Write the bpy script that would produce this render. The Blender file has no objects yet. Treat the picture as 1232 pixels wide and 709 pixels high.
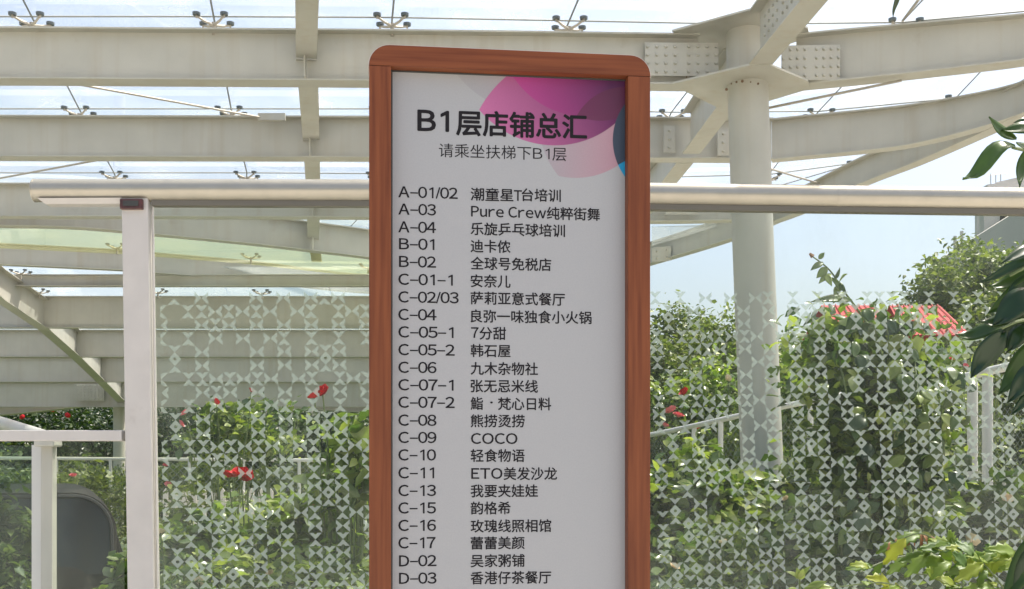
import bpy, bmesh, math, random
import numpy as np
from mathutils import Vector, Matrix
C = bpy.context.scene.collection
S = bpy.context.scene
rad = math.radians
rng = random.Random(7)
NR = np.random.RandomState(11)

# ---------------------------------------------------------------- camera, sky, sun, exposure
EYE, F, CX, HY = 1.55, 1300.0, 616.0, 560.0
cam = bpy.data.cameras.new('camera'); co = bpy.data.objects.new('camera', cam); C.objects.link(co)
co.location = (0, 0, EYE); co.rotation_euler = (rad(90), 0, 0)
cam.sensor_width = 36; cam.lens = 36 * F / 1232; cam.shift_y = (HY - 354.5) / 1232
cam.clip_start = 0.05; cam.clip_end = 3000
S.camera = co
SUN_EL, SUN_AZ = 63, 62          # azimuth clockwise from +Y (the view direction)
w = bpy.data.worlds.new('World'); S.world = w; w.use_nodes = True
nt = w.node_tree; nt.nodes.clear()
sky = nt.nodes.new('ShaderNodeTexSky'); sky.sky_type = 'NISHITA'; sky.sun_disc = False
sky.sun_elevation = rad(SUN_EL); sky.sun_rotation = rad(SUN_AZ)
sky.air_density = 1.0; sky.dust_density = 5.2; sky.ozone_density = 1.0
bg = nt.nodes.new('ShaderNodeBackground'); bg.inputs[1].default_value = 0.15
wo = nt.nodes.new('ShaderNodeOutputWorld')
nt.links.new(sky.outputs[0], bg.inputs[0]); nt.links.new(bg.outputs[0], wo.inputs[0])
sl = bpy.data.lights.new('sun', 'SUN'); sl.energy = 4.2; sl.angle = rad(0.6); sl.color = (1, .95, .87)
so = bpy.data.objects.new('sun', sl); C.objects.link(so)
d = Vector((math.sin(rad(SUN_AZ)) * math.cos(rad(SUN_EL)), math.cos(rad(SUN_AZ)) * math.cos(rad(SUN_EL)), math.sin(rad(SUN_EL))))
so.rotation_euler = d.to_track_quat('Z', 'Y').to_euler(); so.location = d * 50
S.view_settings.view_transform = 'Standard'; S.view_settings.look = 'None'
S.view_settings.exposure = 0.78; S.view_settings.gamma = 1
S.cycles.transparent_max_bounces = 40; S.cycles.max_bounces = 10

# ---------------------------------------------------------------- helpers
def P(x, y, Y): return Vector(((x - CX) / F * Y, Y, EYE - (y - HY) / F * Y))
def PZ(x, y, z):                      # the point of the picture (x, y) that lies at height z
    Y = (z - EYE) * F / (HY - y); return Vector(((x - CX) / F * Y, Y, z))
def tag(o, label=None, cat=None, group=None, kind=None):
    if label: o['label'] = label
    if cat: o['category'] = cat
    if group: o['group'] = group
    if kind: o['kind'] = kind
    return o
def empty(name, loc=(0, 0, 0), rz=0, **k):
    o = bpy.data.objects.new(name, None); C.objects.link(o); o.location = loc; o.rotation_euler = (0, 0, rz)
    o.empty_display_size = .1
    return tag(o, **k)
class MB:
    def __init__(s): s.v = []; s.f = []
    def add(s, v, f):
        n = len(s.v); s.v += [tuple(p) for p in v]; s.f += [tuple(i + n for i in q) for q in f]; return s
    def box(s, a, b):
        x0, y0, z0 = a; x1, y1, z1 = b
        return s.add([(x0,y0,z0),(x1,y0,z0),(x1,y1,z0),(x0,y1,z0),(x0,y0,z1),(x1,y0,z1),(x1,y1,z1),(x0,y1,z1)],
                     [(3,2,1,0),(4,5,6,7),(0,1,5,4),(1,2,6,5),(2,3,7,6),(3,0,4,7)])
    def tube(s, pts, r, n=8, r2=None):
        pts = [Vector(p) for p in pts]; m = len(pts); vs = []; fs = []; prev = None
        for i, p in enumerate(pts):
            t = (pts[min(i+1, m-1)] - pts[max(i-1, 0)]).normalized()
            if prev is None:
                a = t.cross(Vector((0,0,1)))
                if a.length < .05: a = t.cross(Vector((1,0,0)))
            else: a = prev - t * prev.dot(t)
            a.normalize(); prev = a; b = t.cross(a)
            rr = r if r2 is None else r + (r2 - r) * i / (m - 1)
            for k in range(n):
                an = 2 * math.pi * k / n; vs.append(p + (a * math.cos(an) + b * math.sin(an)) * rr)
        for i in range(m-1):
            for k in range(n): fs.append((i*n+k, i*n+(k+1) % n, (i+1)*n+(k+1) % n, (i+1)*n+k))
        fs.append(tuple(range(n))[::-1]); fs.append(tuple(range((m-1)*n, m*n)))
        return s.add(vs, fs)
    def sweep(s, pts, sec, close=True):   # section (lateral, up) swept along a polyline, lateral kept level
        pts = [Vector(p) for p in pts]; m = len(pts); n = len(sec); vs = []; fs = []
        for i, p in enumerate(pts):
            t = pts[min(i+1, m-1)] - pts[max(i-1, 0)]; t.z = 0; t.normalize(); L = Vector((t.y, -t.x, 0))
            for (a, b) in sec: vs.append(p + L * a + Vector((0, 0, b)))
        for i in range(m-1):
            for k in range(n): fs.append((i*n+k, (i+1)*n+k, (i+1)*n+(k+1) % n, i*n+(k+1) % n))
        fs.append(tuple(range(n))); fs.append(tuple(range((m-1)*n, m*n))[::-1])
        return s.add(vs, fs)
    def prism(s, poly, z0, z1):
        n = len(poly)
        return s.add([(x, y, z0) for x, y in poly] + [(x, y, z1) for x, y in poly],
                     [tuple(range(n))[::-1], tuple(range(n, 2*n))] + [(k, (k+1) % n, n+(k+1) % n, n+k) for k in range(n)])
    def build(s, name, m, parent=None, smooth=False, kind=None):
        me = bpy.data.meshes.new(name); me.from_pydata(s.v, [], s.f); me.update()
        bm = bmesh.new(); bm.from_mesh(me); bmesh.ops.recalc_face_normals(bm, faces=bm.faces); bm.to_mesh(me); bm.free()
        return link(name, me, m, parent, smooth, kind)
def link(name, me, m, parent=None, smooth=False, kind=None):
    o = bpy.data.objects.new(name, me); C.objects.link(o)
    if m and not me.materials: me.materials.append(m)
    if parent: o.parent = parent
    if smooth:
        for p in me.polygons: p.use_smooth = True
        try: me.set_sharp_from_angle(angle=rad(40))
        except Exception: pass
    if kind: o['kind'] = kind
    return o
def bevel(o, wd, seg=2):
    md = o.modifiers.new('bevel', 'BEVEL'); md.width = wd; md.segments = seg; md.limit_method = 'ANGLE'; md.angle_limit = rad(40)
    return o
def isec(D, fw, wt=.012, ft=.014):
    a, b, c, d_ = fw/2, wt/2, ft, D - ft
    return [(-a,0),(a,0),(a,c),(b,c),(b,d_),(a,d_),(a,D),(-a,D),(-a,d_),(-b,d_),(-b,c),(-a,c)]
def smoothpts(pts, n=6):
    pts = [Vector(p) for p in pts]; out = []
    for i in range(len(pts)-1):
        p0 = pts[max(i-1, 0)]; p1 = pts[i]; p2 = pts[i+1]; p3 = pts[min(i+2, len(pts)-1)]
        for k in range(n):
            t = k / n
            out.append(.5 * ((2*p1) + (p2-p0)*t + (2*p0-5*p1+4*p2-p3)*t*t + (3*p1-p0-3*p2+p3)*t**3))
    out.append(pts[-1]); return out

# ---------------------------------------------------------------- materials
def mat(name, col, rough=.5, metal=0, noise=.0, nscale=8, bump=0, bscale=40, spec=.5, dirt=None, dscale=2, dlo=.5, dhi=.75):
    m = bpy.data.materials.new(name); m.use_nodes = True; n = m.node_tree; b = n.nodes['Principled BSDF']
    b.inputs['Base Color'].default_value = (*col, 1); b.inputs['Roughness'].default_value = rough
    b.inputs['Metallic'].default_value = metal; b.inputs['Specular IOR Level'].default_value = spec
    tc = n.nodes.new('ShaderNodeTexCoord'); src = None
    if noise:
        t = n.nodes.new('ShaderNodeTexNoise'); t.inputs['Scale'].default_value = nscale; t.inputs['Detail'].default_value = 6
        n.links.new(tc.outputs['Object'], t.inputs['Vector'])
        r = n.nodes.new('ShaderNodeValToRGB'); r.color_ramp.elements[0].position = .3; r.color_ramp.elements[1].position = .7
        r.color_ramp.elements[0].color = (*[c * (1-noise) for c in col], 1); r.color_ramp.elements[1].color = (*[min(1, c * (1+noise*.6)) for c in col], 1)
        n.links.new(t.outputs[0], r.inputs[0]); src = r.outputs[0]
    if dirt:
        t = n.nodes.new('ShaderNodeTexNoise'); t.inputs['Scale'].default_value = dscale; t.inputs['Detail'].default_value = 9; t.inputs['Roughness'].default_value = .65
        n.links.new(tc.outputs['Object'], t.inputs['Vector'])
        mr = n.nodes.new('ShaderNodeMapRange'); mr.inputs[1].default_value = dlo; mr.inputs[2].default_value = dhi
        n.links.new(t.outputs[0], mr.inputs[0])
        mx = n.nodes.new('ShaderNodeMix'); mx.data_type = 'RGBA'; n.links.new(mr.outputs[0], mx.inputs[0])
        if src: n.links.new(src, mx.inputs[6])
        else: mx.inputs[6].default_value = (*col, 1)
        mx.inputs[7].default_value = (*dirt, 1); src = mx.outputs[2]
    if src: n.links.new(src, b.inputs['Base Color'])
    if bump:
        t = n.nodes.new('ShaderNodeTexNoise'); t.inputs['Scale'].default_value = bscale; t.inputs['Detail'].default_value = 4
        n.links.new(tc.outputs['Object'], t.inputs['Vector'])
        bp = n.nodes.new('ShaderNodeBump'); bp.inputs['Strength'].default_value = bump; bp.inputs['Distance'].default_value = .01
        n.links.new(t.outputs[0], bp.inputs['Height']); n.links.new(bp.outputs[0], b.inputs['Normal'])
    return m
def glassmat(name, tint, haze=.06, hazecol=(.8, .85, .8), refl=1.0, dust=0, dscale=3, rough=.02, ior=1.45, dlo=.45, dhi=.8, grad=None, two_sided=False):
    m = bpy.data.materials.new(name); m.use_nodes = True; n = m.node_tree; n.nodes.clear(); N = n.nodes.new
    out = N('ShaderNodeOutputMaterial'); tr = N('ShaderNodeBsdfTransparent'); tr.inputs[0].default_value = (*tint, 1)
    gl = N('ShaderNodeBsdfGlossy'); gl.inputs['Roughness'].default_value = rough; gl.inputs[0].default_value = (refl, refl, refl, 1)
    df = N('ShaderNodeBsdfDiffuse'); df.inputs[0].default_value = (*hazecol, 1)
    tl = N('ShaderNodeBsdfTranslucent'); tl.inputs[0].default_value = (*hazecol, 1)
    hz = N('ShaderNodeMixShader'); hz.inputs[0].default_value = .5
    n.links.new(df.outputs[0], hz.inputs[1]); n.links.new(tl.outputs[0], hz.inputs[2])
    mh = N('ShaderNodeMixShader'); mh.inputs[0].default_value = haze
    n.links.new(tr.outputs[0], mh.inputs[1]); n.links.new(hz.outputs[0], mh.inputs[2])
    tc = N('ShaderNodeTexCoord'); fac = None
    if dust:
        t = N('ShaderNodeTexNoise'); t.inputs['Scale'].default_value = dscale; t.inputs['Detail'].default_value = 8; t.inputs['Roughness'].default_value = .6
        mp = N('ShaderNodeMapping'); mp.inputs['Scale'].default_value = (1, 1, .45)
        n.links.new(tc.outputs['Object'], mp.inputs[0]); n.links.new(mp.outputs[0], t.inputs['Vector'])
        mr = N('ShaderNodeMapRange'); mr.inputs[1].default_value = dlo; mr.inputs[2].default_value = dhi; mr.inputs[3].default_value = haze; mr.inputs[4].default_value = haze + dust
        n.links.new(t.outputs[0], mr.inputs[0]); fac = mr.outputs[0]
    if grad:                               # pane grows cloudier towards its foot: (z_low, z_high, amount)
        sx = N('ShaderNodeSeparateXYZ'); n.links.new(tc.outputs['Object'], sx.inputs[0])
        mg = N('ShaderNodeMapRange'); mg.inputs[1].default_value = grad[1]; mg.inputs[2].default_value = grad[0]; mg.inputs[3].default_value = 0; mg.inputs[4].default_value = grad[2]
        n.links.new(sx.outputs[2], mg.inputs[0])
        ad = N('ShaderNodeMath'); ad.operation = 'ADD'; n.links.new(mg.outputs[0], ad.inputs[0])
        if fac: n.links.new(fac, ad.inputs[1])
        else: ad.inputs[1].default_value = haze
        fac = ad.outputs[0]
    ge = N('ShaderNodeNewGeometry'); iv = N('ShaderNodeMath'); iv.operation = 'SUBTRACT'; iv.inputs[0].default_value = 1; n.links.new(ge.outputs['Backfacing'], iv.inputs[1])
    hm = N('ShaderNodeMath'); hm.operation = 'MULTIPLY'; n.links.new(iv.outputs[0], hm.inputs[0]); hm.inputs[1].default_value = haze
    if two_sided: hm.inputs[0].default_value = 1; n.links.remove(hm.inputs[0].links[0])
    if fac: n.links.new(fac, hm.inputs[1])
    n.links.new(hm.outputs[0], mh.inputs[0])          # dust lies on the outer face only
    fr = N('ShaderNodeFresnel'); fr.inputs[0].default_value = ior
    fm = N('ShaderNodeMath'); fm.operation = 'MULTIPLY'; n.links.new(fr.outputs[0], fm.inputs[0]); n.links.new(iv.outputs[0], fm.inputs[1])   # one reflection, at the outer face
    mm = N('ShaderNodeMixShader'); n.links.new(fm.outputs[0], mm.inputs[0]); n.links.new(mh.outputs[0], mm.inputs[1]); n.links.new(gl.outputs[0], mm.inputs[2])
    n.links.new(mm.outputs[0], out.inputs[0]); return m
def leafmat(name, cols, trans=.35, rough=.45, tcol=None, spec=.5):
    m = bpy.data.materials.new(name); m.use_nodes = True; n = m.node_tree; b = n.nodes['Principled BSDF']; N = n.nodes.new
    at = N('ShaderNodeAttribute'); at.attribute_name = 'rnd'
    r = N('ShaderNodeValToRGB'); e = r.color_ramp.elements
    while len(e) < len(cols): e.new(.5)
    for i, c in enumerate(cols): e[i].position = i / (len(cols) - 1); e[i].color = (*c, 1)
    n.links.new(at.outputs['Fac'], r.inputs[0]); n.links.new(r.outputs[0], b.inputs['Base Color'])
    b.inputs['Roughness'].default_value = rough; b.inputs['Specular IOR Level'].default_value = spec
    t = N('ShaderNodeBsdfTranslucent'); mx = N('ShaderNodeMix'); mx.data_type = 'RGBA'; mx.blend_type = 'MULTIPLY'; mx.inputs[0].default_value = 1
    n.links.new(r.outputs[0], mx.inputs[6]); mx.inputs[7].default_value = (*(tcol or (1.5, 1.7, .6)), 1); mx.clamp_result = False
    n.links.new(mx.outputs[2], t.inputs[0])
    ms = N('ShaderNodeMixShader'); ms.inputs[0].default_value = trans
    n.links.new(b.outputs[0], ms.inputs[1]); n.links.new(t.outputs[0], ms.inputs[2]); n.links.new(ms.outputs[0], n.nodes['Material Output'].inputs[0])
    return m
M = {}
M['steel'] = mat('cream_painted_steel', (.475, .46, .40), .5, noise=.07, nscale=3, bump=.08, bscale=120, dirt=(.36, .32, .25), dscale=1.6, dlo=.62, dhi=.82)
n_ = M['steel'].node_tree; b_ = n_.nodes['Principled BSDF']; src_ = b_.inputs['Base Color'].links[0].from_socket
t_ = n_.nodes.new('ShaderNodeTexNoise'); t_.inputs['Scale'].default_value = 1; t_.inputs['Detail'].default_value = 7; mp_ = n_.nodes.new('ShaderNodeMapping'); mp_.inputs['Scale'].default_value = (9, 9, .5)
tc_ = n_.nodes.new('ShaderNodeTexCoord'); n_.links.new(tc_.outputs['Object'], mp_.inputs[0]); n_.links.new(mp_.outputs[0], t_.inputs[0])
mr_ = n_.nodes.new('ShaderNodeMapRange'); mr_.inputs[1].default_value = .52; mr_.inputs[2].default_value = .8; mr_.inputs[4].default_value = .5; n_.links.new(t_.outputs[0], mr_.inputs[0])
mx_ = n_.nodes.new('ShaderNodeMix'); mx_.data_type = 'RGBA'; n_.links.new(mr_.outputs[0], mx_.inputs[0]); n_.links.new(src_, mx_.inputs[6]); mx_.inputs[7].default_value = (.40, .34, .25, 1); n_.links.new(mx_.outputs[2], b_.inputs['Base Color'])
M['seam'] = mat('rust_stain', (.16, .10, .06), .8)
M['ss'] = mat('brushed_steel', (.42, .38, .32), .55, .2, noise=.1, nscale=30)
M['disc'] = mat('dark_fitting_disc', (.10, .12, .13), .4)
M['joint'] = mat('grey_silicone', (.22, .23, .22), .6)
M['roofglass'] = glassmat('roof_glass', (.97, .99, .985), .20, (.93, .95, .96), dust=.26, dscale=1.2, dlo=.45, dhi=.85, ior=1.3)
M['greenglass'] = glassmat('green_edge_glass', (.95, .95, .76), .12, (.9, .9, .6), dust=.15, dscale=2, ior=1.2)
M['glass'] = glassmat('screen_glass', (.95, .965, .94), .042, (.70, .76, .64), dust=.14, dscale=2.2, dlo=.52, dhi=.8, grad=(.75, 1.35, .09), refl=.3)
M['lowglass'] = glassmat('low_glass', (.80, .88, .80), .10, (.62, .70, .60), dust=.12, dscale=3, refl=.6)
M['frost'] = glassmat('frosted_print', (.78, .85, .80), .55, (.66, .72, .64), refl=.3, rough=.5, ior=1.1, two_sided=True)
M['frame_white'] = mat('white_coated_aluminium', (.58, .535, .49), .42, noise=.05, nscale=9, dirt=(.42, .37, .33), dscale=5, dlo=.66, dhi=.85)
M['rail'] = mat('satin_steel_tube', (.46, .42, .34), .27, .5, noise=.06, nscale=14)
M['dark'] = mat('dark_gasket_and_shadow', (.05, .05, .045), .6)
M['channel'] = mat('olive_channel', (.15, .135, .105), .5)
M['cap'] = mat('red_brown_bracket', (.10, .035, .03), .3, noise=.5, nscale=30)
M['board'] = mat('car_paint', (.016, .013, .011), .5, spec=.15)
M['rubber'] = mat('rubber', (.02, .02, .02), .8)
M['concrete'] = mat('concrete', (.36, .34, .31), .85, noise=.15, nscale=2, bump=.3)
M['paver'] = mat('paving', (.53, .505, .45), .8, noise=.15, nscale=1.2, bump=.2)
M['soil'] = mat('soil', (.09, .065, .045), .95, noise=.4, nscale=5, bump=.6, bscale=20)
M['grass'] = mat('lawn', (.07, .10, .035), .9, noise=.4, nscale=3, bump=.6, bscale=30)
M['bark'] = mat('bark', (.13, .10, .07), .9, noise=.3, nscale=20, bump=.5)
M['stem'] = mat('green_stem', (.13, .17, .06), .6, noise=.2, nscale=20)
M['winglass'] = mat('dark_window', (.014, .018, .021), .1, spec=.3)
M['bwall'] = mat('building_wall', (.68, .64, .58), .85, noise=.1, nscale=.3)
M['bwall2'] = mat('building_wall_dark', (.52, .49, .45), .85, noise=.12, nscale=.3)
M['red'] = mat('red_sheet', (.40, .016, .02), .75, noise=.1, nscale=2)
M['redlight'] = mat('pale_rib', (.52, .12, .11), .75)
M['rose'] = mat('rose_petal', (.62, .008, .016), .5, noise=.3, nscale=60)
M['rosep'] = mat('pink_petal', (.68, .16, .18), .5, noise=.2, nscale=60)
M['rosec'] = mat('cream_petal', (.78, .62, .42), .6, noise=.15, nscale=60)
M['picket'] = mat('white_picket', (.68, .62, .55), .6)
M['fencepost'] = mat('grey_rail_paint', (.58, .57, .54), .4, .2)
M['wire'] = mat('mesh_wire', (.26, .29, .27), .5, .2)
M['leaf_rose'] = leafmat('rose_leaf', [(.026, .055, .014), (.065, .115, .024), (.17, .22, .04), (.45, .48, .15)], .36, .30, spec=.8)
M['leaf_light'] = leafmat('young_leaf', [(.05, .10, .02), (.14, .20, .04), (.42, .46, .15)], .42, .32, spec=.8)
M['leaf_dark'] = leafmat('dark_leaf', [(.016, .036, .012), (.038, .07, .018), (.08, .11, .026), (.24, .26, .08)], .3, .32, spec=.7)
M['leaf_far'] = leafmat('far_leaf', [(.035, .06, .02), (.09, .12, .03), (.24, .26, .08)], .32)
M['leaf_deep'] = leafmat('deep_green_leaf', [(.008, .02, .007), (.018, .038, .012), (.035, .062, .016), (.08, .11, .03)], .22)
M['leaf_yellow'] = leafmat('pale_far_leaf', [(.07, .10, .03), (.14, .18, .05), (.27, .30, .09)], .3)
M['leaf_fg'] = leafmat('glossy_leaf', [(.018, .045, .012), (.03, .065, .015), (.05, .10, .02)], .22, .28, spec=.6)
M['leaf_fgl'] = leafmat('glossy_leaf_light', [(.05, .10, .02), (.08, .14, .03), (.10, .17, .04)], .35, .35)
M['leaf_lobe'] = leafmat('yellow_green_leaf', [(.10, .18, .03), (.22, .30, .04), (.42, .42, .05)], .4)
M['leaf_dry'] = leafmat('dry_leaf', [(.30, .14, .05), (.42, .22, .09)], .3, tcol=(1.2, .9, .6))

# ---------------------------------------------------------------- ground
g = MB(); g.add([(-600, -300, 0), (600, -300, 0), (600, 1500, 0), (-600, 1500, 0)], [(0, 1, 2, 3)])
tag(g.build('ground', M['grass']), kind='structure')
g = MB(); g.add([(-30, -60, .004), (30, -60, .004), (30, 5.6, .004), (-30, 5.6, .004)], [(0, 1, 2, 3)])
g.add([(-30, 9, .004), (-2.6, 9, .004), (-2.6, 15.5, .004), (-30, 15.5, .004)], [(0, 1, 2, 3)])
g.add([(-2.6, 9.6, .004), (30, 9.6, .004), (30, 15.5, .004), (-2.6, 15.5, .004)], [(0, 1, 2, 3)])
tag(g.build('pavement', M['paver']), kind='structure')
g = MB(); g.add([(-2.6, 5.6, .008), (14, 5.6, .008), (14, 9.4, .008), (-2.6, 9.4, .008)], [(0, 1, 2, 3)])
tag(g.build('planting_bed', M['soil']), kind='structure')

# ---------------------------------------------------------------- steel and glass canopy
ZB, D = 4.75, .43
cn = empty('glass_canopy', (1.97, 9.0, 0), label='large cream steel canopy of curved beams carrying clear glass roof panes overhead', cat='canopy')
def cpart(o, par=None):
    o.parent = par or cn
    if par is None: o.matrix_parent_inverse = Matrix.Translation(-cn.location)
    return o
def cb(mb, name, m, **k): return cpart(mb.build(name, m, **k))
def beam(pts, D, fw, name='beam', D2=None):
    m = MB().sweep(pts, isec(D, fw))
    if D2:                                  # depth tapers along the beam
        n = len(pts)
        for i in range(n):
            t = i / (n - 1); k = 1 + (D2 / D - 1) * t * t * (3 - 2*t)
            for q in range(12):
                x, y, z = m.v[i*12 + q]; m.v[i*12 + q] = (x, y, pts[i].z + (z - pts[i].z) * k)
    return cb(m, name, M['steel'])
b1 = [PZ(-330,104,ZB), PZ(-60,99,ZB), PZ(200,100,ZB), PZ(500,102,ZB), PZ(840,106,ZB)]
beam(smoothpts(b1), D, .18)
b1r = [PZ(958,106,ZB), PZ(1050,97,ZB), PZ(1150,86,ZB), PZ(1232,76,ZB), PZ(1330,60,ZB), PZ(1480,30,ZB)]
beam(smoothpts(b1r), D, .18, D2=.33)
b2 = [PZ(-200,189,ZB), PZ(0,191,ZB), PZ(440,192,ZB), PZ(785,193,ZB), PZ(928,194,ZB)]
beam(smoothpts(b2), D, .18)
b2r = [PZ(928.5,194,ZB+.004), PZ(1062,181,ZB+.004), PZ(1120,171,ZB+.004), PZ(1168,159,ZB+.004), PZ(1212,146,ZB+.004), PZ(1250,131,ZB+.004), PZ(1290,110.5,ZB+.004)]
beam(smoothpts(b2r), D, .14, D2=.27)
b3 = [PZ(-120,262,ZB), PZ(0,262,ZB), PZ(440,263,ZB), PZ(785,268,ZB), PZ(930,264,ZB)]
beam(smoothpts(b3), D, .18)
b4 = [PZ(-80,272,ZB), PZ(0,273,ZB), PZ(90,275,ZB), PZ(184,283,ZB), PZ(298,294,ZB), PZ(377,303,ZB), PZ(443,311,ZB), PZ(560,328,ZB)]
beam(smoothpts(b4), D, .18)
rim = [PZ(-80,315,ZB), PZ(0,319,ZB), PZ(149,326,ZB), PZ(184,329,ZB), PZ(300,338,ZB), PZ(443,353,ZB), PZ(600,354,ZB), PZ(700,340,ZB), PZ(784,318,ZB), PZ(880,289,ZB),
       PZ(932,268,ZB), PZ(972,253,ZB), PZ(1040,222,ZB), PZ(1100,199,ZB), PZ(1165,171,ZB), PZ(1232,140,ZB), PZ(1300,105,ZB), PZ(1400,50,ZB)]
beam(smoothpts(rim[:11], 4), .34, .15, 'rim_beam')
beam(smoothpts(rim[10:], 4), .30, .15, 'rim_beam')
# rafters that run away from the viewer
L1 = [Vector((-1.05, 5.6, 4.94)), Vector((-1.42, 7.43, 4.94)), Vector((-1.717, 9.02, 4.94)), Vector((-2.10, 11.3, 4.94)), Vector((-2.57, 14, 4.94)), Vector((-3.0, 16.3, 4.94)), Vector((-3.25, 18, 4.94))]
ys = [5.6, 9.02, 11.27, 13.96, 16.1, 18.2]
def atY(L, y):
    for a, b in zip(L, L[1:]):
        if a.y <= y <= b.y: return a.lerp(b, (y - a.y) / (b.y - a.y))
    return L[0] if y < L[0].y else L[-1]
for a, b in zip(ys, ys[1:]):
    beam([atY(L1, a + .01), atY(L1, b - .02)], .22, .17, 'rafter')
L2 = [Vector((2.20, 5.2, ZB)), Vector((2.08, 7.43, ZB)), Vector((1.985, 8.62, ZB))]
beam(L2, D, .19, 'rafter')
beam([Vector((1.93, 9.4, ZB)), Vector((1.84, 11.1, ZB))], D, .18, 'rafter')
beam([Vector((1.83, 11.45, ZB)), Vector((1.68, 13.75, ZB))], D, .18, 'rafter')
beam([Vector((1.67, 14.1, ZB)), Vector((1.55, 16.6, ZB))], .3, .15, 'rafter')
for i, y in enumerate(ys[1:-1]):            # short stiffener plates under each rafter end
    p = atY(L1, y); cb(MB().box((p.x - .006, p.y - .088, ZB + .015), (p.x + .006, p.y - .007, 4.94)), 'stiffener', M['steel'])
# node: octagonal plates and column
nc = Vector((1.958, 9.05, 0))
octo = [(-.62, -.02), (-.07, -.44), (.10, -.44), (.50, -.08), (.56, .10), (.2, .50), (-.12, .58), (-.5, .14)]
for z in (ZB - .012, ZB + D - .004):
    o = cb(MB().prism([(nc.x + x, nc.y + y) for x, y in octo], z - .002, z + .014), 'node_plate', M['steel']); 
ct = Vector((1.962, 9.06, 0)); cbm = Vector((2.175, 9.12, -.02))
col = cb(MB().tube([cbm, Vector((2.12, 9.1, 1.2)), Vector((2.02, 9.07, 3.5)), Vector((ct.x, ct.y, ZB + D))], .181, 40, .166), 'column', M['steel'], smooth=True)
sm = MB().tube([cbm + Vector((.02, -.18, 0)), Vector((2.14, 8.925, 1.2)), Vector((2.043, 8.90, 3.5)), Vector((ct.x + .03, ct.y - .165, ZB - .02))], .0045, 6)
cpart(sm.build('weld_seam', M['steel'])).parent = cn
for i, (x, y) in enumerate(((880, 101), (886, 99), (893, 98), (903, 99), (912, 101), (874, 108), (826, 93))):
    q = P(x, y, nc.y - .172 if i < 6 else 8.9); cb(MB().tube([q, q + Vector((0, -.006, 0))], .006 + .003*(i % 3), 7), 'rust_spot', M['seam'])
# splice plates with bolts
def plate(c, u, W, H, cols, rows, gap=True, name='splice_plate', n=None, r=.0145):
    """c centre, u direction along the web, n outward normal"""
    u = Vector(u).normalized(); n = Vector(n); z = Vector((0, 0, 1)); vs = []
    for dn in (0, .012):
        for a, b in ((-W/2, -H/2), (W/2, -H/2), (W/2, H/2), (-W/2, H/2)): vs.append(c + u*a + z*b + n*dn)
    pl = cpart(MB().add(vs, [(0,1,2,3),(4,5,6,7),(0,1,5,4),(1,2,6,5),(2,3,7,6),(3,0,4,7)]).build(name, M['steel']))
    m = MB()
    for i in range(cols):
        a = -W/2 + W * (i + .5) / cols
        if gap: a += (-.018 if i < cols/2 else .018)
        for j in range(rows):
            b = -H/2 + H * (j + .5) / rows
            q = c + u*a + z*b + n*.012
            m.tube([q, q + n*.013, q + n*.019], r, 8, r*.7)
    o = m.build('bolts', M['steel'], kind='stuff'); o.parent = pl; o.matrix_parent_inverse = Matrix.Translation(-cn.location); o.matrix_parent_inverse = Matrix()
    return pl
def web_at(x, y, Y): return P(x, y, Y)
fr = Vector((0, -1, 0))
plate(P(820, 72, 9.10), (1, .01, 0), .62, .28, 8, 4, n=fr)
plate(P(975, 76, 9.02), (1, -.05, 0), .48, .29, 8, 4, n=fr)
uu = (L2[1] - L2[2]).normalized(); nn = Vector((-uu.y, uu.x, 0)); nn = nn if nn.x < 0 else -nn
plate(Vector((2.04, 8.13, ZB + D/2)) + nn*.007, uu, .78, .30, 8, 4, n=nn)
plate(P(805, 168, 11.24), (1, 0, 0), .12, .27, 1, 3, gap=False, n=fr)
plate(P(870, 172, 11.24), (1, 0, 0), .12, .27, 1, 3, gap=False, n=fr)
plate(P(820, 253, 14.1), (1, 0, 0), .42, .12, 4, 1, gap=False, n=fr)
plate(P(796, 306, 16.75), Vector((1, -.55, 0)), .32, .22, 2, 2, gap=False, n=Vector((-.48, -.87, 0)))
# spider fittings, joints, panes
ZG = 5.31
rowY = [6.55, 9.02, 11.27, 13.9, 16.0, 17.9]
R = {0: [(-320, 0), (-250, 0), (25, -153), (215, -150), (472-18, -150), (660, -150), (890, -150), (1120, -150), (1420, -150)],
     1: [(-400, 20), (-180, 20), (38, 20), (257, 20), (472, 21), (685, 25), (890, 29), (1085, 27), (1250, 12)],
     2: [(-290, 131), (-90, 131), (95, 131), (278, 131), (462, 131), (640, 131), (808, 135), (985, 134), (1150, 118)],
     3: [(-190, 208), (-25, 208), (137, 208), (297, 208), (455, 209), (615, 211), (770, 214), (925, 210), (1030, 196)],
     4: [(-130, 244), (12, 245), (154, 250), (292, 256), (430, 264), (570, 268), (700, 262), (800, 250), (890, 238)],
     5: [(-95, 266), (30, 268), (155, 278), (275, 286), (400, 296), (520, 300), (640, 290), (720, 272), (800, 262)]}
G = {}
for k, row in R.items():
    for j, (x, y) in enumerate(row):
        if k == 0:
            q = G.get((0, j)); continue
        G[k, j] = PZ(x, y, ZG)
for j in range(9):
    a, b = G[1, j], G[2, j]; G[0, j] = a + (a - b) * 1.1; G[-1, j] = a + (a - b) * 2.3
def spider_mesh():
    m = MB(); m.tube([(0, 0, -.16), (0, 0, -.05)], .017, 8)
    for sx in (-1, 1):
        for sy in (-1, 1):
            e = Vector((sx*.115, sy*.10, -.035)); m.tube([(0, 0, -.075), e*.55 + Vector((0, 0, -.04)), e], .013, 6, .009)
            m.tube([e + Vector((0, 0, -.018)), e + Vector((0, 0, .022))], .009, 6)
    return m
def disc_mesh():
    m = MB(); m.tube([(0, 0, .005), (0, 0, .014), (0, 0, .026)], .032, 12, .034); return m
sp_me = None
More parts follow.
